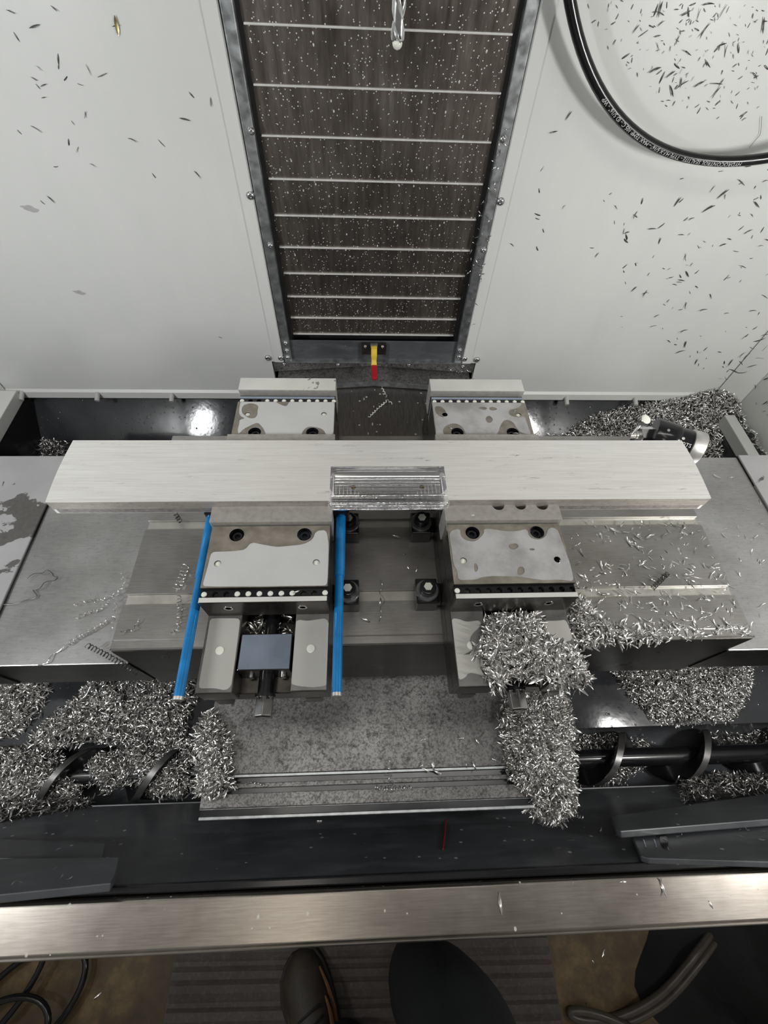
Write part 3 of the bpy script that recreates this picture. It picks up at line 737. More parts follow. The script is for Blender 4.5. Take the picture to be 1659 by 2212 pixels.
LR = zp(490, 800, 6.144, [(190, 405), (645, 405), (665, 435), (760, 478), (800, 475), (830, 420), (850, 405), (1430, 405), (1425, 600), (1412, 860), (1310, 855), (1290, 790), (1180, 750), (1080, 745), (1010, 800), (990, 865), (520, 865), (500, 800), (470, 750), (410, 690), (340, 720), (220, 780), (160, 850), (140, 800), (170, 700), (165, 660), (250, 640), (165, 600), (165, 500)])
LRi = zp(490, 800, 6.144, [(205, 470), (300, 435), (380, 445), (425, 480), (405, 540), (410, 590), (370, 640), (300, 640), (235, 600), (195, 560)])
RF = zp(880, 1060, 3.77, [(345, 330), (430, 310), (430, 370), (480, 410), (560, 415), (625, 350), (620, 310), (700, 315), (800, 332), (900, 330), (975, 310), (990, 380), (1060, 405), (1125, 380), (1150, 300), (1220, 310), (1260, 420), (1335, 620), (1355, 740), (1250, 725), (1100, 730), (900, 700), (700, 695), (600, 705), (560, 725), (415, 730), (405, 650), (375, 600), (365, 500), (345, 400)])
RFi = [zp(880, 1060, 3.77, L) for L in ([(540, 590), (570, 600), (578, 650), (545, 668)], [(830, 435), (890, 428), (910, 460), (860, 485), (822, 465)], [(990, 470), (1030, 470), (1040, 485), (1000, 490)], [(900, 620), (950, 620), (955, 680), (890, 690)])]
RR = zp(890, 800, 5.72, [(235, 388), (1345, 388), (1350, 440), (1290, 470), (1200, 490), (1192, 540), (1240, 575), (1330, 585), (1390, 560), (1440, 720), (1478, 800), (1350, 780), (1280, 700), (1250, 640), (1150, 600), (1090, 680), (1060, 780), (1030, 805), (660, 805), (650, 740), (600, 680), (520, 650), (440, 670), (390, 710), (380, 760), (400, 800), (290, 800), (300, 740), (270, 640), (258, 560), (238, 450)])
RRi = [zp(890, 800, 5.72, L) for L in ([(280, 450), (340, 438), (400, 480), (428, 530), (400, 585), (340, 575), (288, 520)], [(815, 462), (880, 448), (935, 470), (900, 492), (840, 485)], [(950, 462), (1000, 448), (1062, 480), (1010, 502), (958, 492)], [(900, 590), (950, 555), (1002, 600), (985, 645), (930, 655)])]
RL = [zp(360, 1060, 3.77, [(355, 1040), (600, 1040), (590, 1130), (528, 1590), (480, 1628), (390, 1608), (270, 1612), (262, 1580), (330, 1200)]),
      zp(360, 1060, 3.77, [(1062, 1050), (1150, 1062), (1300, 1038), (1328, 1100), (1318, 1560), (1290, 1592), (1180, 1602), (1060, 1590), (1008, 1570), (1022, 1300), (1040, 1100)])]
RRail = [zp(880, 1060, 3.77, [(358, 1040), (420, 1045), (480, 1070), (590, 1055), (600, 1100), (520, 1175), (505, 1230), (575, 1250), (600, 1350), (650, 1500), (640, 1545), (600, 1500), (500, 1480), (470, 1525), (418, 1545), (395, 1400)]),
         zp(880, 1060, 3.77, [(1060, 1100), (1120, 1060), (1230, 1060), (1290, 1050), (1330, 1150), (1345, 1220), (1220, 1240), (1150, 1170)])]
make_vise(VL, 'left vise with clean flooded rails and a blue grey nut block', (('film_a', LF, []), ('film_a', LR, [LRi])),
          '100111111001', '100111111111', (1, 1), (1, 1), None, RL)
make_vise(VR, 'right vise with its front buried under metal chips', (('film_b', RF, RFi), ('film_b', RR, RRi)),
          '100000000000', '111111111111', (1, 0), (0, 1), [(.244, .0085), (.214, .0080), (.1835, .0085)], RRail)

# ------------------------------------------------------------------ work piece
wp = thing('aluminium_bar', (.034, .388, .113), 'long flat aluminium bar clamped across both vises with a shiny machined notch', 'metal bar')
WX0, WX1, WY0, WY1, WZ0, WZ1 = -.406, .475, .3358, .4402, .1130, .1392
NX0, NX1 = -.0445, .1130
m = MB()
def end(x, s):   # saw cut ends bow slightly
    return [(x+s*.006*math.sin(PI*t), WY0+(WY1-WY0)*t) for t in np.linspace(0, 1, 7)]
el = end(WX0, -.4); er = end(WX1, .4)
outer = [(NX0, WY0)]+el+er[::-1]+[(NX1, WY0), (NX1, .3925), (NX0, .3925)]
m.plate(outer, [], WZ0, WZ1, 0)
m.build('bar', 'aluminium', wp, bevel=.0007)
for (pts, s) in ((el, -1), (er, 1)):
    MB().add([(x+s*.0002, y, z) for x, y in pts for z in (WZ0+.001, WZ1-.001)], [(2*i, 2*i+2, 2*i+3, 2*i+1) for i in range(6)]).build('sawn_end', 'saw_cut', wp)
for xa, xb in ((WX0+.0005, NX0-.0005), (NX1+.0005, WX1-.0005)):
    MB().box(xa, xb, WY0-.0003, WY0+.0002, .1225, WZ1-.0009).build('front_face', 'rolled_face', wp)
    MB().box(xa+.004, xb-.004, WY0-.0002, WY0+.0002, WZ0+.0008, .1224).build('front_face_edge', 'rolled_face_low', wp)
FZ = .1250
fl = MB().plate([(NX0, .3545), (NX1, .3545), (NX1, .3924), (NX0, .3924)], [circle(-.0135, .3675, .0034, 16), circle(.0815, .3675, .0034, 16)], WZ0, FZ)
# stepped and filleted shoulder down to the thin front tongue
prof = [(.3545, FZ)]+[(.3545-.006*math.sin(t), FZ-.006*(1-math.cos(t))) for t in np.linspace(.2, PI/2, 6)]+[(.3480, .1175), (.3470, .1165), (.3362, .1160), (.3362, WZ0), (.3545, WZ0)]
k = len(prof)
fl.add([(NX0, y, z) for y, z in prof]+[(NX1, y, z) for y, z in prof], [(i, (i+1) % k, k+(i+1) % k, k+i) for i in range(k)]+[tuple(range(k)), tuple(range(2*k-1, k-1, -1))])
po = fl.build('machined_notch', 'machined', wp)
# fillet at the foot of the notch's back wall, bright walls left and right
prof = [(.3924, WZ1-.0004), (.3920, .1345), (.3905, .1300), (.3880, .1268), (.3850, FZ+.0002), (.3924, FZ+.0002)]
k = 6; m = MB()
m.add([(NX0, y, z) for y, z in prof]+[(NX1, y, z) for y, z in prof], [(i, (i+1) % k, k+(i+1) % k, k+i) for i in range(k)]+[tuple(range(k)), tuple(range(2*k-1, k-1, -1))])
m.build('back_fillet', 'machined_side', wp)
for x, s in ((NX0, 1), (NX1, -1)):
    prof = [(x, WZ1-.0002), (x+s*.0012, WZ1-.004), (x+s*.0030, FZ+.004), (x+s*.0055, FZ+.0003), (x, FZ+.0003)]
    m = MB(); m.add([(a, y, z) for y in (.3548, .3922) for a, z in prof], [(i, (i+1) % 5, 5+(i+1) % 5, 5+i) for i in range(5)]+[(0, 1, 2, 3, 4), (9, 8, 7, 6, 5)])
    m.build('side_fillet', 'machined_side', wp)
    MB().sweep([(x-s*.001, WY0-.0005, WZ1-.002), (x-s*.001, WY0-.0012, .126), (x-s*.002, WY0-.002, .118)], [.0012, .0022, .0014], 8).build('burr', 'machined_side', wp, smooth=True)
for x in (-.0135, .0815):
    MB().cyl((x, .3675, WZ0+.0005), (x, .3675, WZ0+.003), .0033, 14).build('drilled_hole', 'brass', wp)
# concentric tool marks left by the cutter on the floor of the notch
for i in range(7):
    a, b, c, d = NX0+.007+i*.0052, NX1-.007-i*.0052, .3555, .3845-i*.0040
    MB().sweep([(a, c, FZ), (a, d, FZ), (b, d, FZ), (b, c, FZ)], .00045, 5).build('tool_mark', 'machined_side', po)
# chips of the cut left on the inner flank of the right vise
tag(MB().box(.1104, .1112, .300, .334, .085, .118).build('witness_mark', 'machined_side', bpy.data.objects['machine_vise.001']), None)

# ------------------------------------------------------------------ clamps between the vises
def clamp(x, y, label, s):
    t = thing('table_clamp', (x, y, 0), label, 'clamp', 'table clamps between the vises')
    MB().box(x-.0155, x+.0155, y-.018, y+.020, .0005, .030).build('clamp_block', 'black_gloss', t, bevel=.0015)
    MB().box(x+(.0150 if s > 0 else -.0215), x+(.0215 if s > 0 else -.0150), y-.014, y+.016, .010, .022).build('clamp_toe', 'black_gloss', t, bevel=.001)
    MB().lathe((x, y, .0300), (0, 0, 1), [(0, .0165), (.004, .0165), (.005, .0155), (.005, .011)], 28).build('washer', 'washer_steel', t, smooth=True)
    MB().sweep([(x, y, .035), (x, y, .0455), (x, y, .0465)], [.0115, .0115, .0105], 22).build('nut', 'black_gloss', t, bevel=.0008)
    MB().sweep([(x, y, .0465), (x, y, .0480)], .0062, 6).build('hex_socket', 'milky', t)
clamp(.090, .252, 'black table clamp beside the right vise, nearer the front', 1)
clamp(-.0225, .252, 'black table clamp beside the left vise, partly behind the blue rod', -1)
clamp(.090, .366, 'black table clamp beside the right vise, half hidden under the bar', 1)
clamp(-.0225, .366, 'black table clamp beside the left vise, half hidden under the bar', -1)

# ------------------------------------------------------------------ blue rods
def rod(x, x2, label, s):
    t = thing('blue_rod', (x, .22, .085), label, 'rod', 'blue rods along the left vise')
    MB().cyl((x, .345, .085), (x+(x2-x)*.4, .2515, .085), .0070, 20).build('thick_tube', 'blue_anodised', t, smooth=True)
    MB().cyl((x+(x2-x)*.4, .2520, .085), (x2, .1065, .085), .0058, 20).build('thin_tube', 'blue_anodised', t, smooth=True)
    MB().cyl((x2, .1068, .085), (x2, .1030, .085), .0059, 20).build('end_cap', 'ring_steel', t, smooth=True)
    xa, xb = (x-.008, VL-.0005) if s < 0 else (VL+.1535, x+.012)
    MB().box(xa, xb, .344, .372, .072, .096).build('mount', 'black_gloss', t, bevel=.0015)
rod(-.2135, -.209, 'bright blue rod on the outer left side of the left vise', -1)
rod(-.0322, -.0318, 'bright blue rod in the gap right of the left vise', 1)

# ------------------------------------------------------------------ tool setter behind the bar's right end
ot = thing('tool_setter', (.545, .525, 0), 'black cylindrical tool setter with steel end ring behind the bar', 'tool setter')
oc = np.array((.522, .530, .048)); ax = np.array((.90, -.43, 0)); ax /= np.linalg.norm(ax)
MB().lathe(oc-ax*.012, ax, [(0, .012), (.0005, .0295), (.002, .0305), (.030, .0305), (.038, .0300), (.041, .0280)], 36).build('body', 'black_gloss', ot, smooth=True)
MB().lathe(oc+ax*.028, ax, [(0, .0275), (.024, .0275)], 36).build('label_band', 'black_gloss', ot, smooth=True)
MB().lathe(oc+ax*.049, ax, [(0, .0285), (.001, .0300), (.019, .0300), (.021, .0285), (.021, .02)], 36).build('end_ring', 'ring_steel', ot, smooth=True)
MB().box(oc[0]-.030, oc[0]+.040, oc[1]-.020, oc[1]+.020, .0005, .022).build('foot', 'dark_steel', ot, bevel=.002)
a2 = np.array((-.97, -.05, 0)); a2 /= np.linalg.norm(a2)
nt = MB().sweep([oc-ax*.010, oc-ax*.012+a2*.022, oc-ax*.012+a2*.023], [.0150, .0150, .0135], 6).build('hex_nut', 'drill_steel', ot)
MB().lathe(oc-ax*.012+a2*.021, a2, [(0, .0075), (.008, .0070), (.009, .0055), (.018, .0040), (.019, .002)], 18).build('stem', 'ring_steel', ot, smooth=True)
s0 = oc-ax*.012+a2*.036; st = np.array((.490, .546, .072))
MB().sweep([s0, (s0+st)/2+np.array((0, 0, .004)), st-np.array((0, 0, .006))], .0028, 10).build('stylus_arm', 'bolt_steel', ot, smooth=True)
sy = MB(); sd_ = np.array((.12, -.30, .94)); sd_ /= np.linalg.norm(sd_)
sy.lathe(st-sd_*.006, sd_, [(0, .0085), (.001, .0095), (.010, .0095), (.011, .0088), (.0115, .006)], 22); sty = sy.build('stylus', 'bolt_steel', ot, smooth=True)
MB().lathe(st+sd_*.0052, sd_, [(0, .0086), (.0010, .0074), (.0015, .004)], 20).build('coolant_film', 'milky', sty, smooth=True)
# screws and strip on the body
for ang, d in ((.35, .004), (1.05, .004), (.55, .030)):
    w = np.cross(ax, (0, 0, 1)); dirn = math.sin(ang)*-(-w)*-1 if False else (math.cos(ang)*np.array((0, 0, 1.0))+math.sin(ang)*w*(1 if w[1] < 0 else -1))
    MB().lathe(oc+ax*d+dirn*.0300, dirn, [(0, .0026), (.0012, .0024), (.0014, .001)], 12).build('screw', 'ring_steel', ot, smooth=True)
# lettering OTS on the label band
def wrap_text(body, size, r, centre, ax, ang0, hoff, name, parent, align='CENTER'):
    V, F = text_mesh(body, size, align)
    w = np.cross(ax, (0, 0, 1.0)); w = w if w[1] < 0 else -w      # towards the viewer
    V2 = []
    for u, v, _ in V:
        a = ang0-v/r
        dirn = math.cos(a)*np.array((0, 0, 1.0))+math.sin(a)*w
        V2.append(centre+ax*(hoff+u)+dirn*r)
    return MB().add(V2, F).build(name, 'print_white', parent)
wrap_text('OTS', .0088, .0279, oc+ax*.0390, ax, .92, 0, 'lettering', ot)
wrap_text('OPTICAL', .0030, .0279, oc+ax*.0390, ax, 1.08, 0, 'lettering', ot)
# orange plug seen between the rear jaws
tag(MB().lathe((.1075, .452, .03), (0, 0, 1), [(0, .004), (.05, .0045), (.058, .003)], 12).build('orange_plug', 'orange_plastic', smooth=True),
    'small orange plug standing against the right vise behind the bar', 'plug')
# ------------------------------------------------------------------ metal chips
def chip_template(L, W, curl, twist, taper, n=5):
    """a curled sliver: n stations of three points"""
    V = []
    for i in range(n):
        t = i/(n-1)-.5; w = W*(1-taper*abs(2*t)**2.2)
        a = curl*t; x = L*(math.sin(a)/curl if abs(curl) > 1e-3 else t); z = L*((1-math.cos(a))/curl if abs(curl) > 1e-3 else 0)
        tw = twist*t
        for s, h in ((-1, .35), (0, 0), (1, .35)):
            yy = s*w/2; zz = h*w/2
            V.append((x, yy*math.cos(tw)-zz*math.sin(tw), z+yy*math.sin(tw)+zz*math.cos(tw)))
    F = [(3*i+k, 3*i+k+1, 3*i+k+4, 3*i+k+3) for i in range(n-1) for k in range(2)]
    return np.array(V), np.array(F)
TPL = [chip_template(1, w, c, tw, tp) for w, c, tw, tp in
       ((.16, 1.2, .6, .8), (.13, 1.9, .9, .7), (.19, .8, .3, .85), (.11, 2.6, 1.4, .6), (.15, -1.5, .9, .8), (.20, 1.1, -.9, .8), (.09, 1.0, .5, .5))]
CHIPF = TPL[0][1]
def frames(n, nrm, tilt, flat=1.0):
    """random orthonormal frames whose z leans around nrm"""
    nrm = np.broadcast_to(nrm, (n, 3)).copy()
    nrm += rng.normal(0, tilt, (n, 3)); nrm /= np.linalg.norm(nrm, axis=1)[:, None]
    r = rng.normal(0, 1, (n, 3)); x = np.cross(nrm, r); x /= np.linalg.norm(x, axis=1)[:, None]
    y = np.cross(nrm, x)
    flip = rng.random(n) < .5
    nrm[flip] *= -1; y[flip] *= -1
    return np.stack([x, y, nrm], 2)
def chips_mesh(pos, nrm, size, tilt):
    n = len(pos); R = frames(n, nrm, tilt); k = rng.integers(0, len(TPL), n)
    T = np.stack([t[0] for t in TPL])[k]                      # n,15,3
    sc = size*1.2*rng.uniform(.55, 1.4, n)
    V = np.einsum('nij,nvj->nvi', R, T*sc[:, None, None])+pos[:, None, :]
    F = CHIPF[None]+(np.arange(n)*15)[:, None, None]
    return V.reshape(-1, 3), F.reshape(-1, 4)
def np_mesh(name, V, F, mats, mi=None, smooth=True):
    me = bpy.data.meshes.new(name); me.vertices.add(len(V)); me.vertices.foreach_set('co', np.asarray(V, np.float32).ravel())
    me.loops.add(F.size); me.loops.foreach_set('vertex_index', F.ravel().astype(np.int32))
    me.polygons.add(len(F)); me.polygons.foreach_set('loop_start', np.arange(0, F.size, 4, dtype=np.int32))
    me.polygons.foreach_set('loop_total', np.full(len(F), 4, np.int32))
    for m in mats: me.materials.append(M[m])
    if mi is not None: me.polygons.foreach_set('material_index', mi.astype(np.int32))
    me.polygons.foreach_set('use_smooth', np.ones(len(F), bool))
    me.update(); me.validate()
    o = bpy.data.objects.new(name, me); col.objects.link(o); return o
def inpoly(P, poly):
    poly = np.asarray(poly); x, y = P[:, 0], P[:, 1]; c = np.zeros(len(P), bool); j = len(poly)-1
    for i in range(len(poly)):
        xi, yi = poly[i]; xj, yj = poly[j]
        hit = ((yi > y) != (yj > y)) & (x < (xj-xi)*(y-yi)/((yj-yi)+1e-12)+xi); c ^= hit; j = i
    return c
def edgedist(P, poly):
    poly = np.asarray(poly); d = np.full(len(P), 9.)
    for i in range(len(poly)):
        a = poly[i-1]; b = poly[i]; ab = b-a
        t = np.clip(((P-a)@ab)/(ab@ab+1e-12), 0, 1); d = np.minimum(d, np.linalg.norm(P-a-t[:, None]*ab, axis=1))
    return d
def wav(P, s=60):
    return (np.sin(P[:, 0]*s+1)*np.sin(P[:, 1]*s*1.3+2)+.6*np.sin(P[:, 0]*s*2.1+P[:, 1]*s*1.7)+.4*np.sin(P[:, 1]*s*3.3-P[:, 0]*s*2.9))/2
def pile(name, px_, P0, nn, h, n, size, label, tilt=.55, group=None, wedge=.03, cat='metal chips', world=None, mats=('chip', 'chip_gap_shade'), bed=True, kind='stuff'):
    """heap of chips: outline on plane (P0, nn), height h above it"""
    P0 = np.array(P0, float); nn = np.array(nn, float); nn /= np.linalg.norm(nn)
    e1 = np.cross((0, 1.0, 0), nn) if abs(nn[1]) < .95 else np.cross((0, 0, 1.0), nn); e1 /= np.linalg.norm(e1); e2 = np.cross(nn, e1)
    W = [at_plane(x, y, P0, nn) for x, y in px_] if world is None else [np.array(w, float) for w in world]
    poly = np.array([((w-P0)@e1, (w-P0)@e2) for w in W])
    lo, hi = poly.min(0), poly.max(0)
    def H(Q):
        d = edgedist(Q, poly); return h*(1-np.exp(-d/wedge))*(1+.22*wav(Q))
    Q = rng.uniform(lo-.004, hi+.004, (n*6, 2))
    ins = inpoly(Q+rng.normal(0, .004, Q.shape), poly); Q = Q[ins][:n]
    hh = np.where(inpoly(Q, poly), H(Q), .001)
    pos = P0+Q[:, :1]*e1+Q[:, 1:]*e2+(hh+rng.uniform(-.001, .005, len(Q)))[:, None]*nn
    V, F = chips_mesh(pos, nn, size, tilt); mi = np.zeros(len(F))
    if bed:
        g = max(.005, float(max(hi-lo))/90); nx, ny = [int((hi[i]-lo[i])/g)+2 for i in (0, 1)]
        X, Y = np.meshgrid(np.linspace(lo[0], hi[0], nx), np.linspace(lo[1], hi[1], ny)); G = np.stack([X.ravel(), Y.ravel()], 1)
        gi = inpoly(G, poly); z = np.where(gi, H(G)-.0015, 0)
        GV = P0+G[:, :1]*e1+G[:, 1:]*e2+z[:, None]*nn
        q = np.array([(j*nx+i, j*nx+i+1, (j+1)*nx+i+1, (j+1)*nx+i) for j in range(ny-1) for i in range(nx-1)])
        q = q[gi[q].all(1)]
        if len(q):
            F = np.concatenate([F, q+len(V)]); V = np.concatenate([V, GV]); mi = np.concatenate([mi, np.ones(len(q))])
    o = np_mesh(name, V, F, mats, mi)
    return tag(o, label, cat, group, kind)
UP = (0, 0, 1)
# heap in the right rear corner: a sloping plane from wall to table
c1, c2, c3 = np.array((.70, 1.0, -.365)), np.array((1.06, 1.0, -.262)), np.array((.90, .70, -.415))
hn = np.cross(c2-c1, c3-c1); hn = hn if hn[2] > 0 else -hn
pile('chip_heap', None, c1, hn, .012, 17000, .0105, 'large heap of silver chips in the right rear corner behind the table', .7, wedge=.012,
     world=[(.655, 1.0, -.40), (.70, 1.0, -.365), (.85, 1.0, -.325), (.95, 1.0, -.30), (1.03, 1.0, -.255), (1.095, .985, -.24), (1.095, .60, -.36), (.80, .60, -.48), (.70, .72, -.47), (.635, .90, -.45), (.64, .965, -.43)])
# skirt of the heap falling to the trough floor
pile('chip_heap', None, (.70, .93, -.43), (-.75, -.35, .55), .008, 2200, .0105, 'steep left flank of the silver chip heap beside the black rear sheet', .7, wedge=.01,
     world=[(.70, .99, -.40), (.74, .70, -.42), (.66, .70, -.52), (.615, .99, -.53)])
pile('chip_heap', [(28, 990), (32, 960), (55, 945), (110, 947), (152, 962), (140, 1000), (60, 1010)], (0, .80, -.540), (0, -.707, .707), .022, 1100, .0100,
     'small dull chip heap in the left rear corner of the trough', .7, wedge=.025)
pile('chip_heap', None, (1.08, .75, -.30), UP, .035, 900, .0105, 'strip of chips between the grey ledge and the right side wall', .6, wedge=.01,
     world=[(1.060, .93, -.30), (1.098, .93, -.30), (1.098, .45, -.30), (1.060, .45, -.30)])
# heaps on the slope under the table
SN = SL_n if SL_n[2] > 0 else -SL_n
SP = SL_P
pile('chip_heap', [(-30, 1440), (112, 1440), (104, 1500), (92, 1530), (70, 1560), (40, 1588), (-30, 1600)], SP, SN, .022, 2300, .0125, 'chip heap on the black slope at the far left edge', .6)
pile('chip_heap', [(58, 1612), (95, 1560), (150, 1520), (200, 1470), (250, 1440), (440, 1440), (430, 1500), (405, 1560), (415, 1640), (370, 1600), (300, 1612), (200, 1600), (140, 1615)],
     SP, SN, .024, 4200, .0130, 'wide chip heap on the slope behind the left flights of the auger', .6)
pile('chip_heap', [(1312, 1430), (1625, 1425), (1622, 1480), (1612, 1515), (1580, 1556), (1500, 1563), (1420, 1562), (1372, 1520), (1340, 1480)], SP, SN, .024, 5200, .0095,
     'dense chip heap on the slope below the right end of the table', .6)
# chips in the auger trough
def trough(px_, z, h, n, size, label): return pile('chip_heap', px_, (0, AY, z), (0, 0, 1), h, n, size, label, .7)
trough([(-30, 1600), (60, 1602), (130, 1625), (150, 1660), (185, 1700), (160, 1725), (60, 1735), (-30, 1735)], AZ+.004, .034, 3000, .0120, 'chips packed round the far left flight of the auger')
trough([(290, 1610), (420, 1600), (430, 1690), (400, 1720), (330, 1725), (290, 1690), (230, 1712), (190, 1690), (180, 1640), (240, 1625)], AZ+.004, .034, 3000, .0120, 'chips packed between the auger flights left of the front cover')
trough([(1235, 1590), (1300, 1585), (1400, 1600), (1420, 1640), (1340, 1690), (1240, 1700)], AZ-.032, .028, 1800, .0095, 'chips packed round the auger flight right of the front cover')
trough([(1520, 1585), (1690, 1580), (1690, 1640), (1560, 1640)], AZ-.035, .012, 500, .0100, 'sparse chips behind the auger shaft at the far right')
FLn = np.cross((1, 0, 0), FM-FB); FLn /= np.linalg.norm(FLn); FLn = FLn if FLn[1] > 0 else -FLn
pile('chip_heap', [(-30, 1725), (70, 1720), (180, 1722), (205, 1740), (150, 1752), (60, 1765), (-30, 1782)], FB+FLn*.002, FLn, .014, 1000, .0120, 'ragged chip fringe along the lower left front sheet', .6)
pile('chip_heap', [(1465, 1690), (1540, 1672), (1690, 1680), (1690, 1716), (1560, 1725), (1475, 1738)], FB+FLn*.002, FLn, .016, 1000, .0110, 'chip heap resting above the right guard plate', .6)
# heaps on the front cover
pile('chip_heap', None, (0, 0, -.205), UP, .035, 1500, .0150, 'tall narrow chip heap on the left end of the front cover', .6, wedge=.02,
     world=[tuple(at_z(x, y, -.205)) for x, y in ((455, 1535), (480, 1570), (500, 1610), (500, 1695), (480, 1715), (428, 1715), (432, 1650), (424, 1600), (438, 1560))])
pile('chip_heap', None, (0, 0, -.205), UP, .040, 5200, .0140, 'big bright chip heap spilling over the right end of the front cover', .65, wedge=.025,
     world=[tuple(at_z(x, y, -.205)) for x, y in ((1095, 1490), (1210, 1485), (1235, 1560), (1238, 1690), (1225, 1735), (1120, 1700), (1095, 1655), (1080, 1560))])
pile('chip_heap', None, (.30, -.004, -.235), (0, -.6, .8), .018, 1500, .0140, 'tangle of chips hanging from the front right corner of the cover', .8, wedge=.02,
     world=[tuple(at_plane(x, y, (.30, -.004, -.235), (0, -.6, .8))) for x, y in ((1110, 1700), (1238, 1690), (1240, 1740), (1205, 1775), (1150, 1755))])
# heap on the right vise
pile('chip_heap', [(1022, 1420), (1048, 1370), (1050, 1335), (1160, 1330), (1175, 1380), (1240, 1405), (1262, 1440), (1268, 1478), (1200, 1480), (1150, 1468), (1100, 1462), (1068, 1492), (1052, 1470), (1046, 1420)],
     (0, .15, .073), UP, .016, 1900, .0150, 'bright chip heap covering the front rails of the right vise', .55, wedge=.015)
pile('chip_heap', [(1222, 1375), (1226, 1290), (1250, 1282), (1285, 1330), (1330, 1362), (1400, 1372), (1440, 1385), (1260, 1392)],
     (0, .2, 0), UP, .012, 620, .0150, 'loose chip drift on the table against the right vise', .5, wedge=.02, bed=False)
pile('chip_heap', [(528, 1342), (634, 1336), (634, 1368), (528, 1372)], (0, .19, .040), UP, .012, 60, .0150, 'few pale chips caught in the channel of the left vise', .5, bed=False)

# single chips: individual things sharing a few meshes
CH = []
for i, (V, F) in enumerate(TPL):
    me = bpy.data.meshes.new('metal_chip'); me.from_pydata((V*.013).tolist(), [], F.tolist()); me.materials.append(M['chip'])
    me.polygons.foreach_set('use_smooth', np.ones(len(F), bool)); CH.append(me)
CHD = []
for i, (V, F) in enumerate(TPL):
    me = bpy.data.meshes.new('metal_chip'); me.from_pydata((V*.013).tolist(), [], F.tolist()); me.materials.append(M['chip_dark'])
    me.vertices.foreach_set('co', (V*np.array((.015, .0115, .013))).astype(np.float32).ravel())
    me.polygons.foreach_set('use_smooth', np.ones(len(F), bool)); CHD.append(me)
NCH = [0]
def chip(pos, nrm, scale, label, group, dark=False, tilt=.12, off=.0012):
    R = frames(1, np.array(nrm, float), tilt)[0]
    o = bpy.data.objects.new('metal_chip', (CHD if dark else CH)[rng.integers(0, 7)]); col.objects.link(o)
    nn = np.array(nrm, float)/np.linalg.norm(nrm); p = np.array(pos)+nn*off
    if np.linalg.det(R) < 0: R[:, 1] *= -1
    o.matrix_world = Matrix.Translation(p.tolist()) @ Matrix(R.tolist()).to_4x4() @ Matrix.Scale(scale, 4)
    NCH[0] += 1
    return tag(o, label, 'metal chip', group)
def scatter(px_poly, n, P0, nn, scale, label, group, dark=False, explicit=None):
    if explicit is None:
        poly = np.array(px_poly, float); lo, hi = poly.min(0), poly.max(0); Q = rng.uniform(lo, hi, (n*8, 2)); Q = Q[inpoly(Q, poly)][:n]
    else: Q = explicit
    for x, y in Q: chip(at_plane(x, y, P0, nn), nn, scale*rng.uniform(.6, 1.25), label, group, dark)
WP0, WN = (0, YW, 0), (0, -1, 0)
scatter(None, 0, WP0, WN, 1.0, 'small dark chip stuck on the white wall left of the column', 'chips on the left back wall', True,
        [(25, 25), (118, 18), (76, 56), (35, 78), (252, 55), (126, 128), (127, 145), (86, 147), (142, 170), (192, 150), (222, 162), (75, 170), (95, 183), (172, 182), (82, 186), (95, 210),
         (185, 246), (157, 264), (41, 284), (80, 278), (149, 310), (168, 322), (202, 356), (120, 360), (335, 382), (347, 307), (414, 205), (456, 220), (400, 257), (93, 438), (111, 430), (287, 301), (427, 376), (476, 728)])
scatter([(1370, 430), (1659, 380), (1659, 740), (1540, 830), (1380, 690), (1340, 560)], 62, WP0, WN, 1.35, 'dark curled chip in the thick spray on the lower right back wall', 'chips on the lower right back wall', True)
scatter([(1300, 15), (1659, 0), (1659, 240), (1560, 270), (1440, 230), (1340, 130)], 52, WP0, WN, 1.15, 'dark curled chip on the wall inside the hose loop', 'chips inside the hose loop', True)
scatter([(1180, 120), (1240, 280), (1330, 420), (1330, 600), (1080, 600), (1100, 430)], 12, WP0, WN, 1.0, 'lone dark chip on the right wall near the column', 'chips on the right wall near the column', True)
# dark chips wedged in the right corner seam
scatter(None, 0, (0, YW-.03, 0), (-.4, -1, 0), 1.2, 'dark chip caught in the right corner seam of the walls', 'chips in the corner seam', True,
        [(1568, 818), (1585, 800), (1600, 782), (1612, 768), (1625, 752), (1640, 735), (1652, 722), (1605, 805), (1622, 790), (1640, 772), (1652, 752)])
for (sx, sy, r, lab) in ((68, 451, .012, 'grey smeared splat on the left wall, the upper of two'), (174, 632, .010, 'grey smeared splat on the left wall, the lower of two')):
    c = at_y(sx, sy, YW-.0002); m = MB(); L = [(c[0]+r*(1.5 if math.cos(a) < 0 else 1.0)*math.cos(a)*(1+.15*math.sin(5*a)), c[2]+r*.45*math.sin(a)*(1+.2*math.cos(4*a))-.25*r*math.cos(a)) for a in np.linspace(0, 2*PI, 24, endpoint=False)]
    m.plate(L, [], 0, .0006, frame=lambda u, v, h: (u, YW-h, v))
    tag(m.build('coolant_splat', 'splat', bevel=.0002), lab, 'splat')
c = at_y(252, 55, YW-.002); m = MB(); V, F = TPL[2]; m.add([(c[0]+p[1]*.03+p[0]*.004, YW-.002-abs(p[2])*.01, c[2]+p[0]*.022) for p in V], [tuple(f) for f in F])
tag(m.build('yellow_flake', 'brass', smooth=True), 'small yellow brown flake stuck high on the left wall', 'flake')
TP, TN = (0, 0, 0), UP
scatter([(1235, 1130), (1500, 1118), (1600, 1310), (1600, 1350), (1300, 1340), (1240, 1270)], 62, TP, TN, 1.15, 'bright chip lying on the right half of the machine table', 'chips on the right table')
scatter([(1500, 1000), (1650, 1060), (1659, 1290), (1640, 1330), (1540, 1130)], 22, (0, 0, -.06), TN, 1.0, 'bright chip lying on the steel cover right of the table', 'chips on the right cover plate')
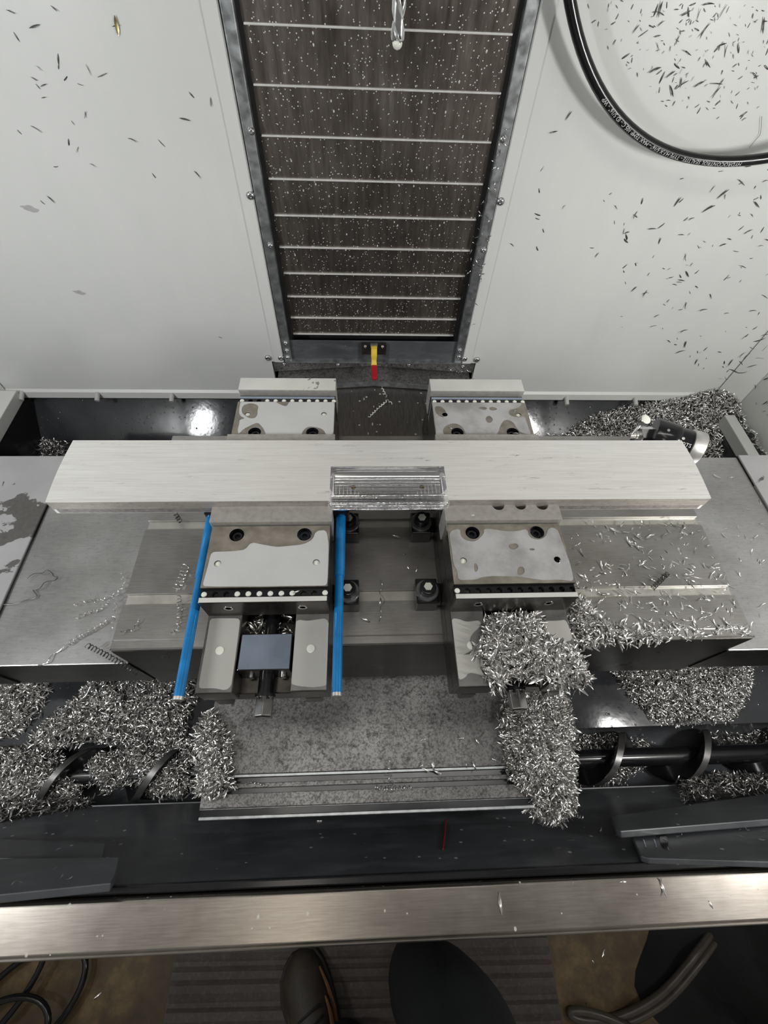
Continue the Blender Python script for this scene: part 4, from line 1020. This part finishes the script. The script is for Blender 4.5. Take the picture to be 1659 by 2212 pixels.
scatter([(920, 1500), (1085, 1530), (1085, 1660), (905, 1690)], 13, (0, 0, -.205), TN, 1.2, 'bright chip lying on the mottled front cover plate', 'chips on the front cover')
scatter(None, 0, TP, TN, 1.1, 'bright chip on the dark table between the two vises', 'chips between the vises', False, [(856, 1160), (873, 1198), (900, 1232), (880, 1225), (822, 1300), (790, 1340)])
sfl = lambda q: None
scatter([(1250, 1700), (1460, 1690), (1310, 1780), (1260, 1860), (1180, 1850)], 11, FM+FN*.001, FN, 1.4, 'pale chip stuck to the black front sheet right of the cover', 'chips on the front sheet')
scatter([(1400, 1800), (1650, 1760), (1655, 1850), (1420, 1845)], 14, FM+FN*.0125, FN, .7, 'tiny pale chip on the lower right guard plate', 'chips on the right guard')
scatter([(20, 1862), (250, 1858), (230, 1895), (20, 1920)], 8, FM+FN*.027, FN, .8, 'tiny pale chip on the lower left guard plate', 'chips on the left guard')
scatter(None, 0, (0, 0, -.1505), TN, 1.5, 'thin chip lying on the stainless sill', 'chips on the sill', False, [(1347, 1904), (1430, 1915), (1535, 1955), (1080, 1950)])
scatter(None, 0, (0, 0, FLOOR), TN, 1.6, 'pale chip lying on the brown floor', 'chips on the floor', False, [(1303, 2058), (1282, 2078), (1268, 2172), (210, 2152), (1555, 2065)])
scatter(None, 0, (0, 0, .1392), TN, .9, 'thin chip lying on the top of the aluminium bar', 'chips on the bar', False, [(925, 995), (1115, 985)])
scatter(None, 0, (0, 0, .118), TN, 1.1, 'pale chip on the top of a vise jaw', 'chips on the vise jaws', False, [(1209, 1214), (1112, 888), (972, 925), (1115, 936), (1020, 820), (640, 1280)])
# the fine remainder of the spray
def spray(px_poly, n, P0, nn, size, label, mats=('chip',)):
    poly = np.array(px_poly, float); lo, hi = poly.min(0), poly.max(0); Q = rng.uniform(lo, hi, (n*8, 2)); Q = Q[inpoly(Q, poly)][:n]
    P = np.array([at_plane(x, y, P0, nn) for x, y in Q])+np.array(nn)/np.linalg.norm(nn)*.001
    V, F = chips_mesh(P, np.array(nn, float), size, .15)
    return tag(np_mesh('chip_spray', V, F, mats), label, 'metal chips', None, 'stuff')
spray([(1300, 420), (1659, 330), (1659, 740), (1550, 830), (1330, 700)], 70, WP0, WN, .009, 'fine dark chip spray on the lower right back wall', ('chip_dark',))
spray([(1260, 0), (1659, 0), (1659, 270), (1450, 240), (1320, 130)], 170, WP0, WN, .005, 'fine dark chip spray inside the hose loop', ('chip_dark',))
spray([(1230, 1130), (1510, 1115), (1620, 1365), (1280, 1375), (1240, 1290)], 170, TP, TN, .013, 'fine bright chip scatter on the right half of the table')
spray([(1230, 1340), (1620, 1352), (1630, 1372), (1240, 1392)], 150, TP, TN, .013, 'row of bright chips along the front edge of the table')
spray([(1600, 700), (1659, 640), (1659, 900), (1600, 840)], 30, (RX-.001, 0, 0), (-1, 0, 0), .012, 'dark chips stuck on the right side wall', ('chip_dark',))
spray([(1010, 755), (1010, 560), (1055, 380), (1095, 250), (1105, 250), (1025, 700)], 60, (0, YW-.003, 0), WN, .008, 'shreds of chips caught along the right column rail')
spray([(930, 700), (1010, 795), (1000, 805), (900, 803)], 14, (0, .97, -.195), UP, .012, 'chip shreds on the rear cover by the right vise')

# long curled shavings
def coil(path_px, P0, nn, r, turns, wire, label, lift=.002, mat='chip', decay=0.0, group=None):
    P = [at_plane(x, y, P0, nn) for x, y in path_px]; nn = np.array(nn, float)/np.linalg.norm(nn)
    d = np.concatenate([[0], np.cumsum([np.linalg.norm(P[i+1]-P[i]) for i in range(len(P)-1)])]); N = int(turns*14)+len(P)*4
    pts = []
    for i in range(N+1):
        t = i/N*d[-1]; k = min(np.searchsorted(d, t, 'right')-1, len(P)-2); f = (t-d[k])/(d[k+1]-d[k]+1e-9)
        c = P[k]*(1-f)+P[k+1]*f; tan = (P[k+1]-P[k])/np.linalg.norm(P[k+1]-P[k]); b = np.cross(tan, nn)
        a = i/N*turns*2*PI; rr = r*(1-decay*i/N)
        pts.append(c+nn*(lift+rr+rr*math.sin(a))+b*rr*math.cos(a))
    o = MB().sweep(pts, wire, 5, flat=.5).build('coiled_shaving', mat, smooth=True)
    return tag(o, label, 'shaving', group)
coil([(192, 1393), (235, 1415), (270, 1435), (300, 1452)], (0, .183, -.058), (0, -.35, 1), .0035, 17, .0009, 'tight dark spiral shaving on the front edge of the left cover', mat='chip_dark')
coil([(235, 1342), (205, 1362), (170, 1380), (148, 1395)], (0, 0, -.06), UP, .0030, 14, .0008, 'pale spiral shaving lying on the left cover plate')
coil([(148, 1395), (120, 1412), (105, 1432), (85, 1440)], (0, 0, -.06), UP, .0012, 2, .0009, 'thin bent shaving trailing to the front edge of the left cover')
coil([(255, 1283), (215, 1300), (190, 1300), (160, 1310)], (0, 0, -.06), UP, .0022, 5, .0008, 'tangled silver shaving left of the table corner')
coil([(240, 1300), (215, 1320), (190, 1326), (165, 1338)], (0, 0, -.06), UP, .0022, 6, .0008, 'twisted silver shaving below the tangled one at the table corner')
coil([(265, 1240), (270, 1265), (255, 1285), (250, 1325), (245, 1360)], (0, 0, -.058), UP, .0025, 9, .0009, 'curly shaving hugging the left end of the table')
coil([(405, 1225), (395, 1255), (385, 1275)], TP, UP, .0050, 7, .0008, 'loose silver coil on the table beside the left blue rod')
coil([(388, 1290), (392, 1320), (388, 1350), (375, 1370)], TP, UP, .0032, 12, .0007, 'chain of fine curls on the table left of the left vise')
coil([(305, 1340), (295, 1350), (292, 1362), (262, 1368)], TP, UP, .0014, 3, .0008, 'short bent shaving near the front left table edge')
coil([(62, 1250), (85, 1240), (105, 1235), (128, 1250), (100, 1262), (75, 1280)], (0, 0, -.06), UP, .0016, 4, .0007, 'dark wiry shaving on the left cover plate', mat='chip_dark')
coil([(75, 1275), (82, 1290), (50, 1302), (10, 1308)], (0, 0, -.06), UP, .0008, 2, .0007, 'thin straight shaving at the seam of the left cover plates', mat='chip_dark')
coil([(380, 1110), (385, 1120), (392, 1130)], TP, UP, .0030, 4, .0009, 'dark little curl on the table behind the left vise rod', mat='chip_dark')
coil([(222, 1430), (212, 1455), (210, 1480), (195, 1505), (185, 1515)], SP, SN, .0012, 2, .0010, 'long thin strand hanging from the left cover onto the chips', lift=.02)
coil([(822, 836), (835, 860)], (0, .93, -.22), UP, .0022, 4, .0009, 'pale crinkled shaving below the red strip tip', mat='milky')
coil([(835, 868), (815, 885), (797, 903)], (0, .8, -.214), UP, .0020, 8, .0014, 'pale rod shaped shaving on the rear cover', mat='milky')
coil([(835, 866), (848, 875)], (0, .8, -.214), UP, .0020, 2, .0009, 'small pale hook shaving beside the rod shaped one', mat='milky')
coil([(825, 1255), (822, 1280), (828, 1300), (820, 1330), (822, 1345)], TP, UP, .0020, 3, .0006, 'wavy thin strand on the table between the vises')
coil([(838, 1640), (836, 1665), (845, 1690), (840, 1715), (835, 1730)], (0, 0, -.21), UP, .0045, 6, .0006, 'fine silver tangle on the edge of the front cover')
coil([(525, 1695), (545, 1690), (582, 1698)], (0, 0, -.212), UP, .0016, 9, .0007, 'short twisted shaving in the front cover groove')
coil([(808, 1700), (830, 1705), (860, 1703), (890, 1702)], (0, 0, -.214), UP, .0040, 8, .0006, 'second silver tangle lying in the front cover groove')
coil([(1160, 1760), (1185, 1770), (1200, 1762)], (.3, -.02, -.24), (0, -.6, .8), .0065, 6, .0007, 'springy coil dangling under the right front chip heap')
coil([(1225, 1755), (1245, 1758), (1258, 1762)], (.3, -.02, -.24), (0, -.6, .8), .0025, 6, .0007, 'small tight spring sticking out of the right front heap')
coil([(1405, 1275), (1430, 1250), (1440, 1240)], TP, UP, .0030, 9, .0009, 'dark spring shaped shaving on the right half of the table', mat='chip_dark')
coil([(1135, 938), (1180, 942), (1240, 940), (1300, 941)], (0, .56, .004), UP, .0030, 9, .0010, 'string of chip curls on the rear table edge behind the bar')
coil([(940, 796), (965, 800), (990, 806), (1015, 803)], (0, .985, -.205), UP, .0030, 6, .0010, 'crinkled shavings on the rear cover in front of the right wall')
coil([(1645, 250), (1640, 290), (1618, 318)], (0, YW-.001, 0), WN, .0006, 1, .0006, 'thin dark hair shaped shaving on the wall by the hose', mat='chip_dark')
# thin red thread stuck on the front sheet
q = [at_plane(x, y, FM+FN*.0012, FN) for x, y in ((963, 1765), (961, 1800), (957, 1834))]
tag(MB().sweep(q, .0009, 6).build('red_thread', 'red_plastic'), 'thin red thread stuck to the black front sheet below the cover', 'thread')

# ------------------------------------------------------------------ floor outside the machine
mat_ = thing('floor_mat', (0, -.6, FLOOR), 'ribbed grey rubber mat on the floor in front of the machine', 'mat')
m = MB(); MX0, MX1 = -.452, .443
m.box(MX0, MX1, -1.2, -.13, FLOOR, FLOOR+.010)
m.build('mat_base', 'rubber_mat', mat_, bevel=.002)
y = -.15; i = 0
rib = None
while y > -.75:
    rr = MB()
    w = .011+.004*math.sin(i*2.3)
    rr.add([(MX0+.004, y, FLOOR+.010), (MX0+.004, y-w, FLOOR+.010), (MX0+.004, y-w*.6, FLOOR+.0145), (MX1-.004, y-.02, FLOOR+.010), (MX1-.004, y-w-.02, FLOOR+.010), (MX1-.004, y-w*.6-.02, FLOOR+.0145)],
           [(0, 1, 2), (5, 4, 3), (0, 3, 4, 1), (1, 4, 5, 2), (2, 5, 3, 0)])
    rr.build('rib', 'rubber_mat', mat_); y -= .0225; i += 1
# black cable coil
cb = thing('cable_coil', (-.74, -.36, FLOOR), 'glossy black cable lying in loops on the floor at lower left', 'cable')
def loop(cx, cy, rx, ry, rot, z0, z1, a0, a1, r=.0065):
    pts = []
    for i in range(41):
        t = i/40; a = math.radians(a0+(a1-a0)*t); x, y = rx*math.cos(a), ry*math.sin(a)
        pts.append((cx+x*math.cos(rot)-y*math.sin(rot), cy+x*math.sin(rot)+y*math.cos(rot), FLOOR+z0+(z1-z0)*math.sin(PI*t)))
    return MB().sweep(pts, r, 10).build('cable_loop', 'hose_rubber', cb, smooth=True)
loop(-.760, -.355, .135, .080, .6, .008, .03, -160, 200)
loop(-.800, -.420, .130, .075, .45, .020, .06, -140, 190)
loop(-.860, -.330, .16, .085, .75, .010, .05, -170, 180)
loop(-.84, -.30, .22, .10, .8, .012, .03, -60, 120)
# grey brown hose at the right
fh = thing('floor_hose', (.62, -.36, FLOOR), 'grey brown air hose curving over the floor at lower right', 'hose')
hp = [at_z(x, y, FLOOR+z) for x, y, z in ((1570, 1960, .03), (1540, 2010, .05), (1500, 2065, .07), (1455, 2120, .06), (1410, 2160, .04), (1350, 2192, .02), (1290, 2205, .014), (1245, 2200, .012), (1232, 2186, .012), (1260, 2184, .02), (1310, 2198, .026), (1370, 2225, .026), (1420, 2260, .02))]
def smooth_path(P, k=6):
    P = [np.array(p) for p in P]; out = []
    for i in range(len(P)-1):
        a, b, c, d = P[max(i-1, 0)], P[i], P[i+1], P[min(i+2, len(P)-1)]
        for j in range(k):
            t = j/k; out.append(.5*((2*b)+(-a+c)*t+(2*a-5*b+4*c-d)*t*t+(-a+3*b-3*c+d)*t**3))
    return out+[P[-1]]
MB().sweep(smooth_path(hp), .0085, 12).build('hose_line', 'grey_cable', fh, smooth=True)
hp2 = [np.array(p)+np.array((.010, -.012, -.002)) for p in hp[1:8]]
MB().sweep(smooth_path(hp2), .0075, 12).build('second_line', 'grey_cable', fh, smooth=True)
# crumpled black surface heaped at the far right
m = MB(); nx, ny = 26, 22; V = []
for j in range(ny):
    for i in range(nx):
        u, w = i/(nx-1), j/(ny-1); x = .66+.9*u+.10*w*0; yy = -.20-.55*w
        e = min(1, u*5, (1-u)*5+.2, w*6+.35)
        z = FLOOR+.002+e*(.05+.05*math.sin(u*11+w*5)*math.sin(w*9-u*4)+.03*math.sin(u*23-w*17)+.10*u*w)
        V.append((x+.03*math.sin(w*14)+.10*abs(.35-w), yy+.02*math.sin(u*16), max(z, FLOOR+.001)))
m.add(V, [(j*nx+i, j*nx+i+1, (j+1)*nx+i+1, (j+1)*nx+i) for j in range(ny-1) for i in range(nx-1)])
tag(m.build('black_heap', 'black_crumple', smooth=True), 'crumpled black shape heaped on the floor at the lower right corner', 'cloth')

# ------------------------------------------------------------------ the person at the door: legs in dark trousers and shoes
pe = thing('person', (.03, -.45, FLOOR), 'person standing at the machine in dark trousers and brown hiking shoes', 'person')
bm = bmesh.new()
def add_ring(c, ax_, rx, ry, n=18):
    ax_ = np.array(ax_, float); ax_ /= np.linalg.norm(ax_); u = np.array((1.0, 0, 0)); u -= ax_*(u@ax_); u /= np.linalg.norm(u); w = np.cross(ax_, u)
    return [bm.verts.new((np.array(c)+rx*math.cos(2*PI*k/n)*u+ry*math.sin(2*PI*k/n)*w).tolist()) for k in range(n)]
def leg(joints):
    """joints: (centre, rx, ry); returns top ring"""
    C = smooth_path([j[0] for j in joints], 5); RX_ = smooth_path([(j[1], j[2], 0) for j in joints], 5); prev = None
    for i, c in enumerate(C):
        t = C[min(i+1, len(C)-1)]-C[max(i-1, 0)]
        f = 1+.035*math.sin(i*1.9)+.02*math.sin(i*3.7)
        r = add_ring(c, t, RX_[i][0]*f, RX_[i][1]*f)
        if prev:
            for k in range(18): bm.faces.new((prev[k], prev[(k+1) % 18], r[(k+1) % 18], r[k]))
        prev = r
    return prev
hipz = .08
rl = leg([((.120, -.335, FLOOR+.07), .072, .085), ((.125, -.320, FLOOR+.22), .078, .085), ((.140, -.300, FLOOR+.46), .080, .085), ((.140, -.355, FLOOR+.66), .092, .100), ((.120, -.47, hipz-.05), .098, .115)])
ll = leg([((-.045, -.470, FLOOR+.07), .068, .080), ((-.045, -.455, FLOOR+.22), .074, .084), ((-.055, -.440, FLOOR+.46), .080, .086), ((-.06, -.455, FLOOR+.66), .090, .100), ((-.06, -.48, hipz-.05), .098, .115)])
top = []
for k in range(18): top.append(None)
# pelvis: a loft over both leg tops
for a_, b_ in ((rl, (.03, -.49, hipz+.13)), (ll, (.03, -.49, hipz+.13))):
    r = add_ring(b_, (0, 0, 1), .170, .125)
    mid = [bm.verts.new(((np.array(a_[k].co)*.45+np.array(r[k].co)*.55)).tolist()) for k in range(18)]
    for k in range(18):
        bm.faces.new((a_[k], a_[(k+1) % 18], mid[(k+1) % 18], mid[k])); bm.faces.new((mid[k], mid[(k+1) % 18], r[(k+1) % 18], r[k]))
    bm.faces.new(r)
bmesh.ops.recalc_face_normals(bm, faces=bm.faces)
for f in bm.faces: f.smooth = True
me = bpy.data.meshes.new('trousers'); 
for v in bm.verts: v.co -= Vector(ORG[pe.name].tolist())
bm.to_mesh(me); bm.free(); me.materials.append(M['denim'])
o = bpy.data.objects.new('trousers', me); col.objects.link(o); o.parent = pe
sm = o.modifiers.new('subsurf', 'SUBSURF'); sm.levels = 1; sm.render_levels = 1
def shoe(toe, heel, flip):
    toe = np.array(toe); heel = np.array(heel); d = toe-heel; L = np.linalg.norm(d); d /= L; w = np.array((d[1], -d[0], 0))*flip   # outer side
    zf = FLOOR+.012
    st = [(0, .030, .075, 0), (.06, .037, .088, 0), (.18, .040, .100, 0), (.32, .041, .092, 0), (.48, .045, .075, .003), (.62, .051, .062, .005), (.76, .053, .052, .006), (.88, .046, .042, .004), (.96, .032, .030, .0), (1.0, .012, .018, 0)]
    V = []; n = 14
    for t, hw_, hh, so in st:
        c = heel+d*L*t+w*so
        for k in range(n):
            a = PI*k/(n-1); V.append(c+w*hw_*math.cos(a)*(1-.12*math.sin(a))+np.array((0, 0, 1))*(zf-heel[2]+.020+hh*math.sin(a)**.75)+np.array((0, 0, 1))*0)
    F = [(i*n+k, i*n+k+1, (i+1)*n+k+1, (i+1)*n+k) for i in range(len(st)-1) for k in range(n-1)]+[tuple(range(n)), tuple((len(st)-1)*n+k for k in range(n))[::-1]]
    F += [tuple([i*n for i in range(len(st))]+[i*n+n-1 for i in range(len(st)-1, -1, -1)])]
    s_ = MB().add(V, F).build('shoe', 'shoe_upper', pe, smooth=True)
    out = [heel+d*L*t+w*(so+s2*(hw_+.006)) for s2, S in ((1, st), (-1, st[::-1])) for t, hw_, hh, so in S]
    k = len(out); so_ = MB(); so_.add([p*np.array((1, 1, 0))+np.array((0, 0, FLOOR+.012)) for p in out]+[p*np.array((1, 1, 0))+np.array((0, 0, FLOOR+.036)) for p in out],
        [tuple(range(k))[::-1], tuple(range(k, 2*k))]+[(i, (i+1) % k, k+(i+1) % k, k+i) for i in range(k)])
    so_.build('sole', 'shoe_sole', s_, bevel=.004)
    for sd2 in (1, -1):
        for off_, t0, t1 in ((.0, .30, .86), (.3, .36, .70)):
            pts = []
            for t in np.linspace(t0, t1, 10):
                hw_ = np.interp(t, [q[0] for q in st], [q[1] for q in st]); hh = np.interp(t, [q[0] for q in st], [q[2] for q in st]); a = .38+off_+.12*math.sin(t*9)
                pts.append(heel+d*L*t+sd2*w*hw_*math.cos(a)*(1-.12*math.sin(a))+np.array((0, 0, zf-heel[2]+.021+hh*math.sin(a)**.75)))
            MB().sweep(pts, [.002+.003*math.sin(PI*i/9) for i in range(10)], 6).build('overlay_band', 'shoe_trim', s_, smooth=True)
    for i, t in enumerate(np.linspace(.44, .66, 5)):
        hw_ = np.interp(t, [q[0] for q in st], [q[1] for q in st]); hh = np.interp(t, [q[0] for q in st], [q[2] for q in st])
        pts = []
        for a in np.linspace(.95, PI-.95, 8):
            pts.append(heel+d*L*(t+.02*math.sin(a*2+i))+w*hw_*math.cos(a)*(1-.12*math.sin(a))+np.array((0, 0, zf-heel[2]+.0225+hh*math.sin(a)**.75)))
        MB().sweep(pts, .0024, 6).build('lace', 'black_matte', s_, smooth=True)
    return s_
shoe((-.158, -.285, FLOOR), (-.050, -.555, FLOOR), -1)
shoe((.150, -.110, FLOOR), (.110, -.395, FLOOR), 1)
print('single chips', NCH[0])
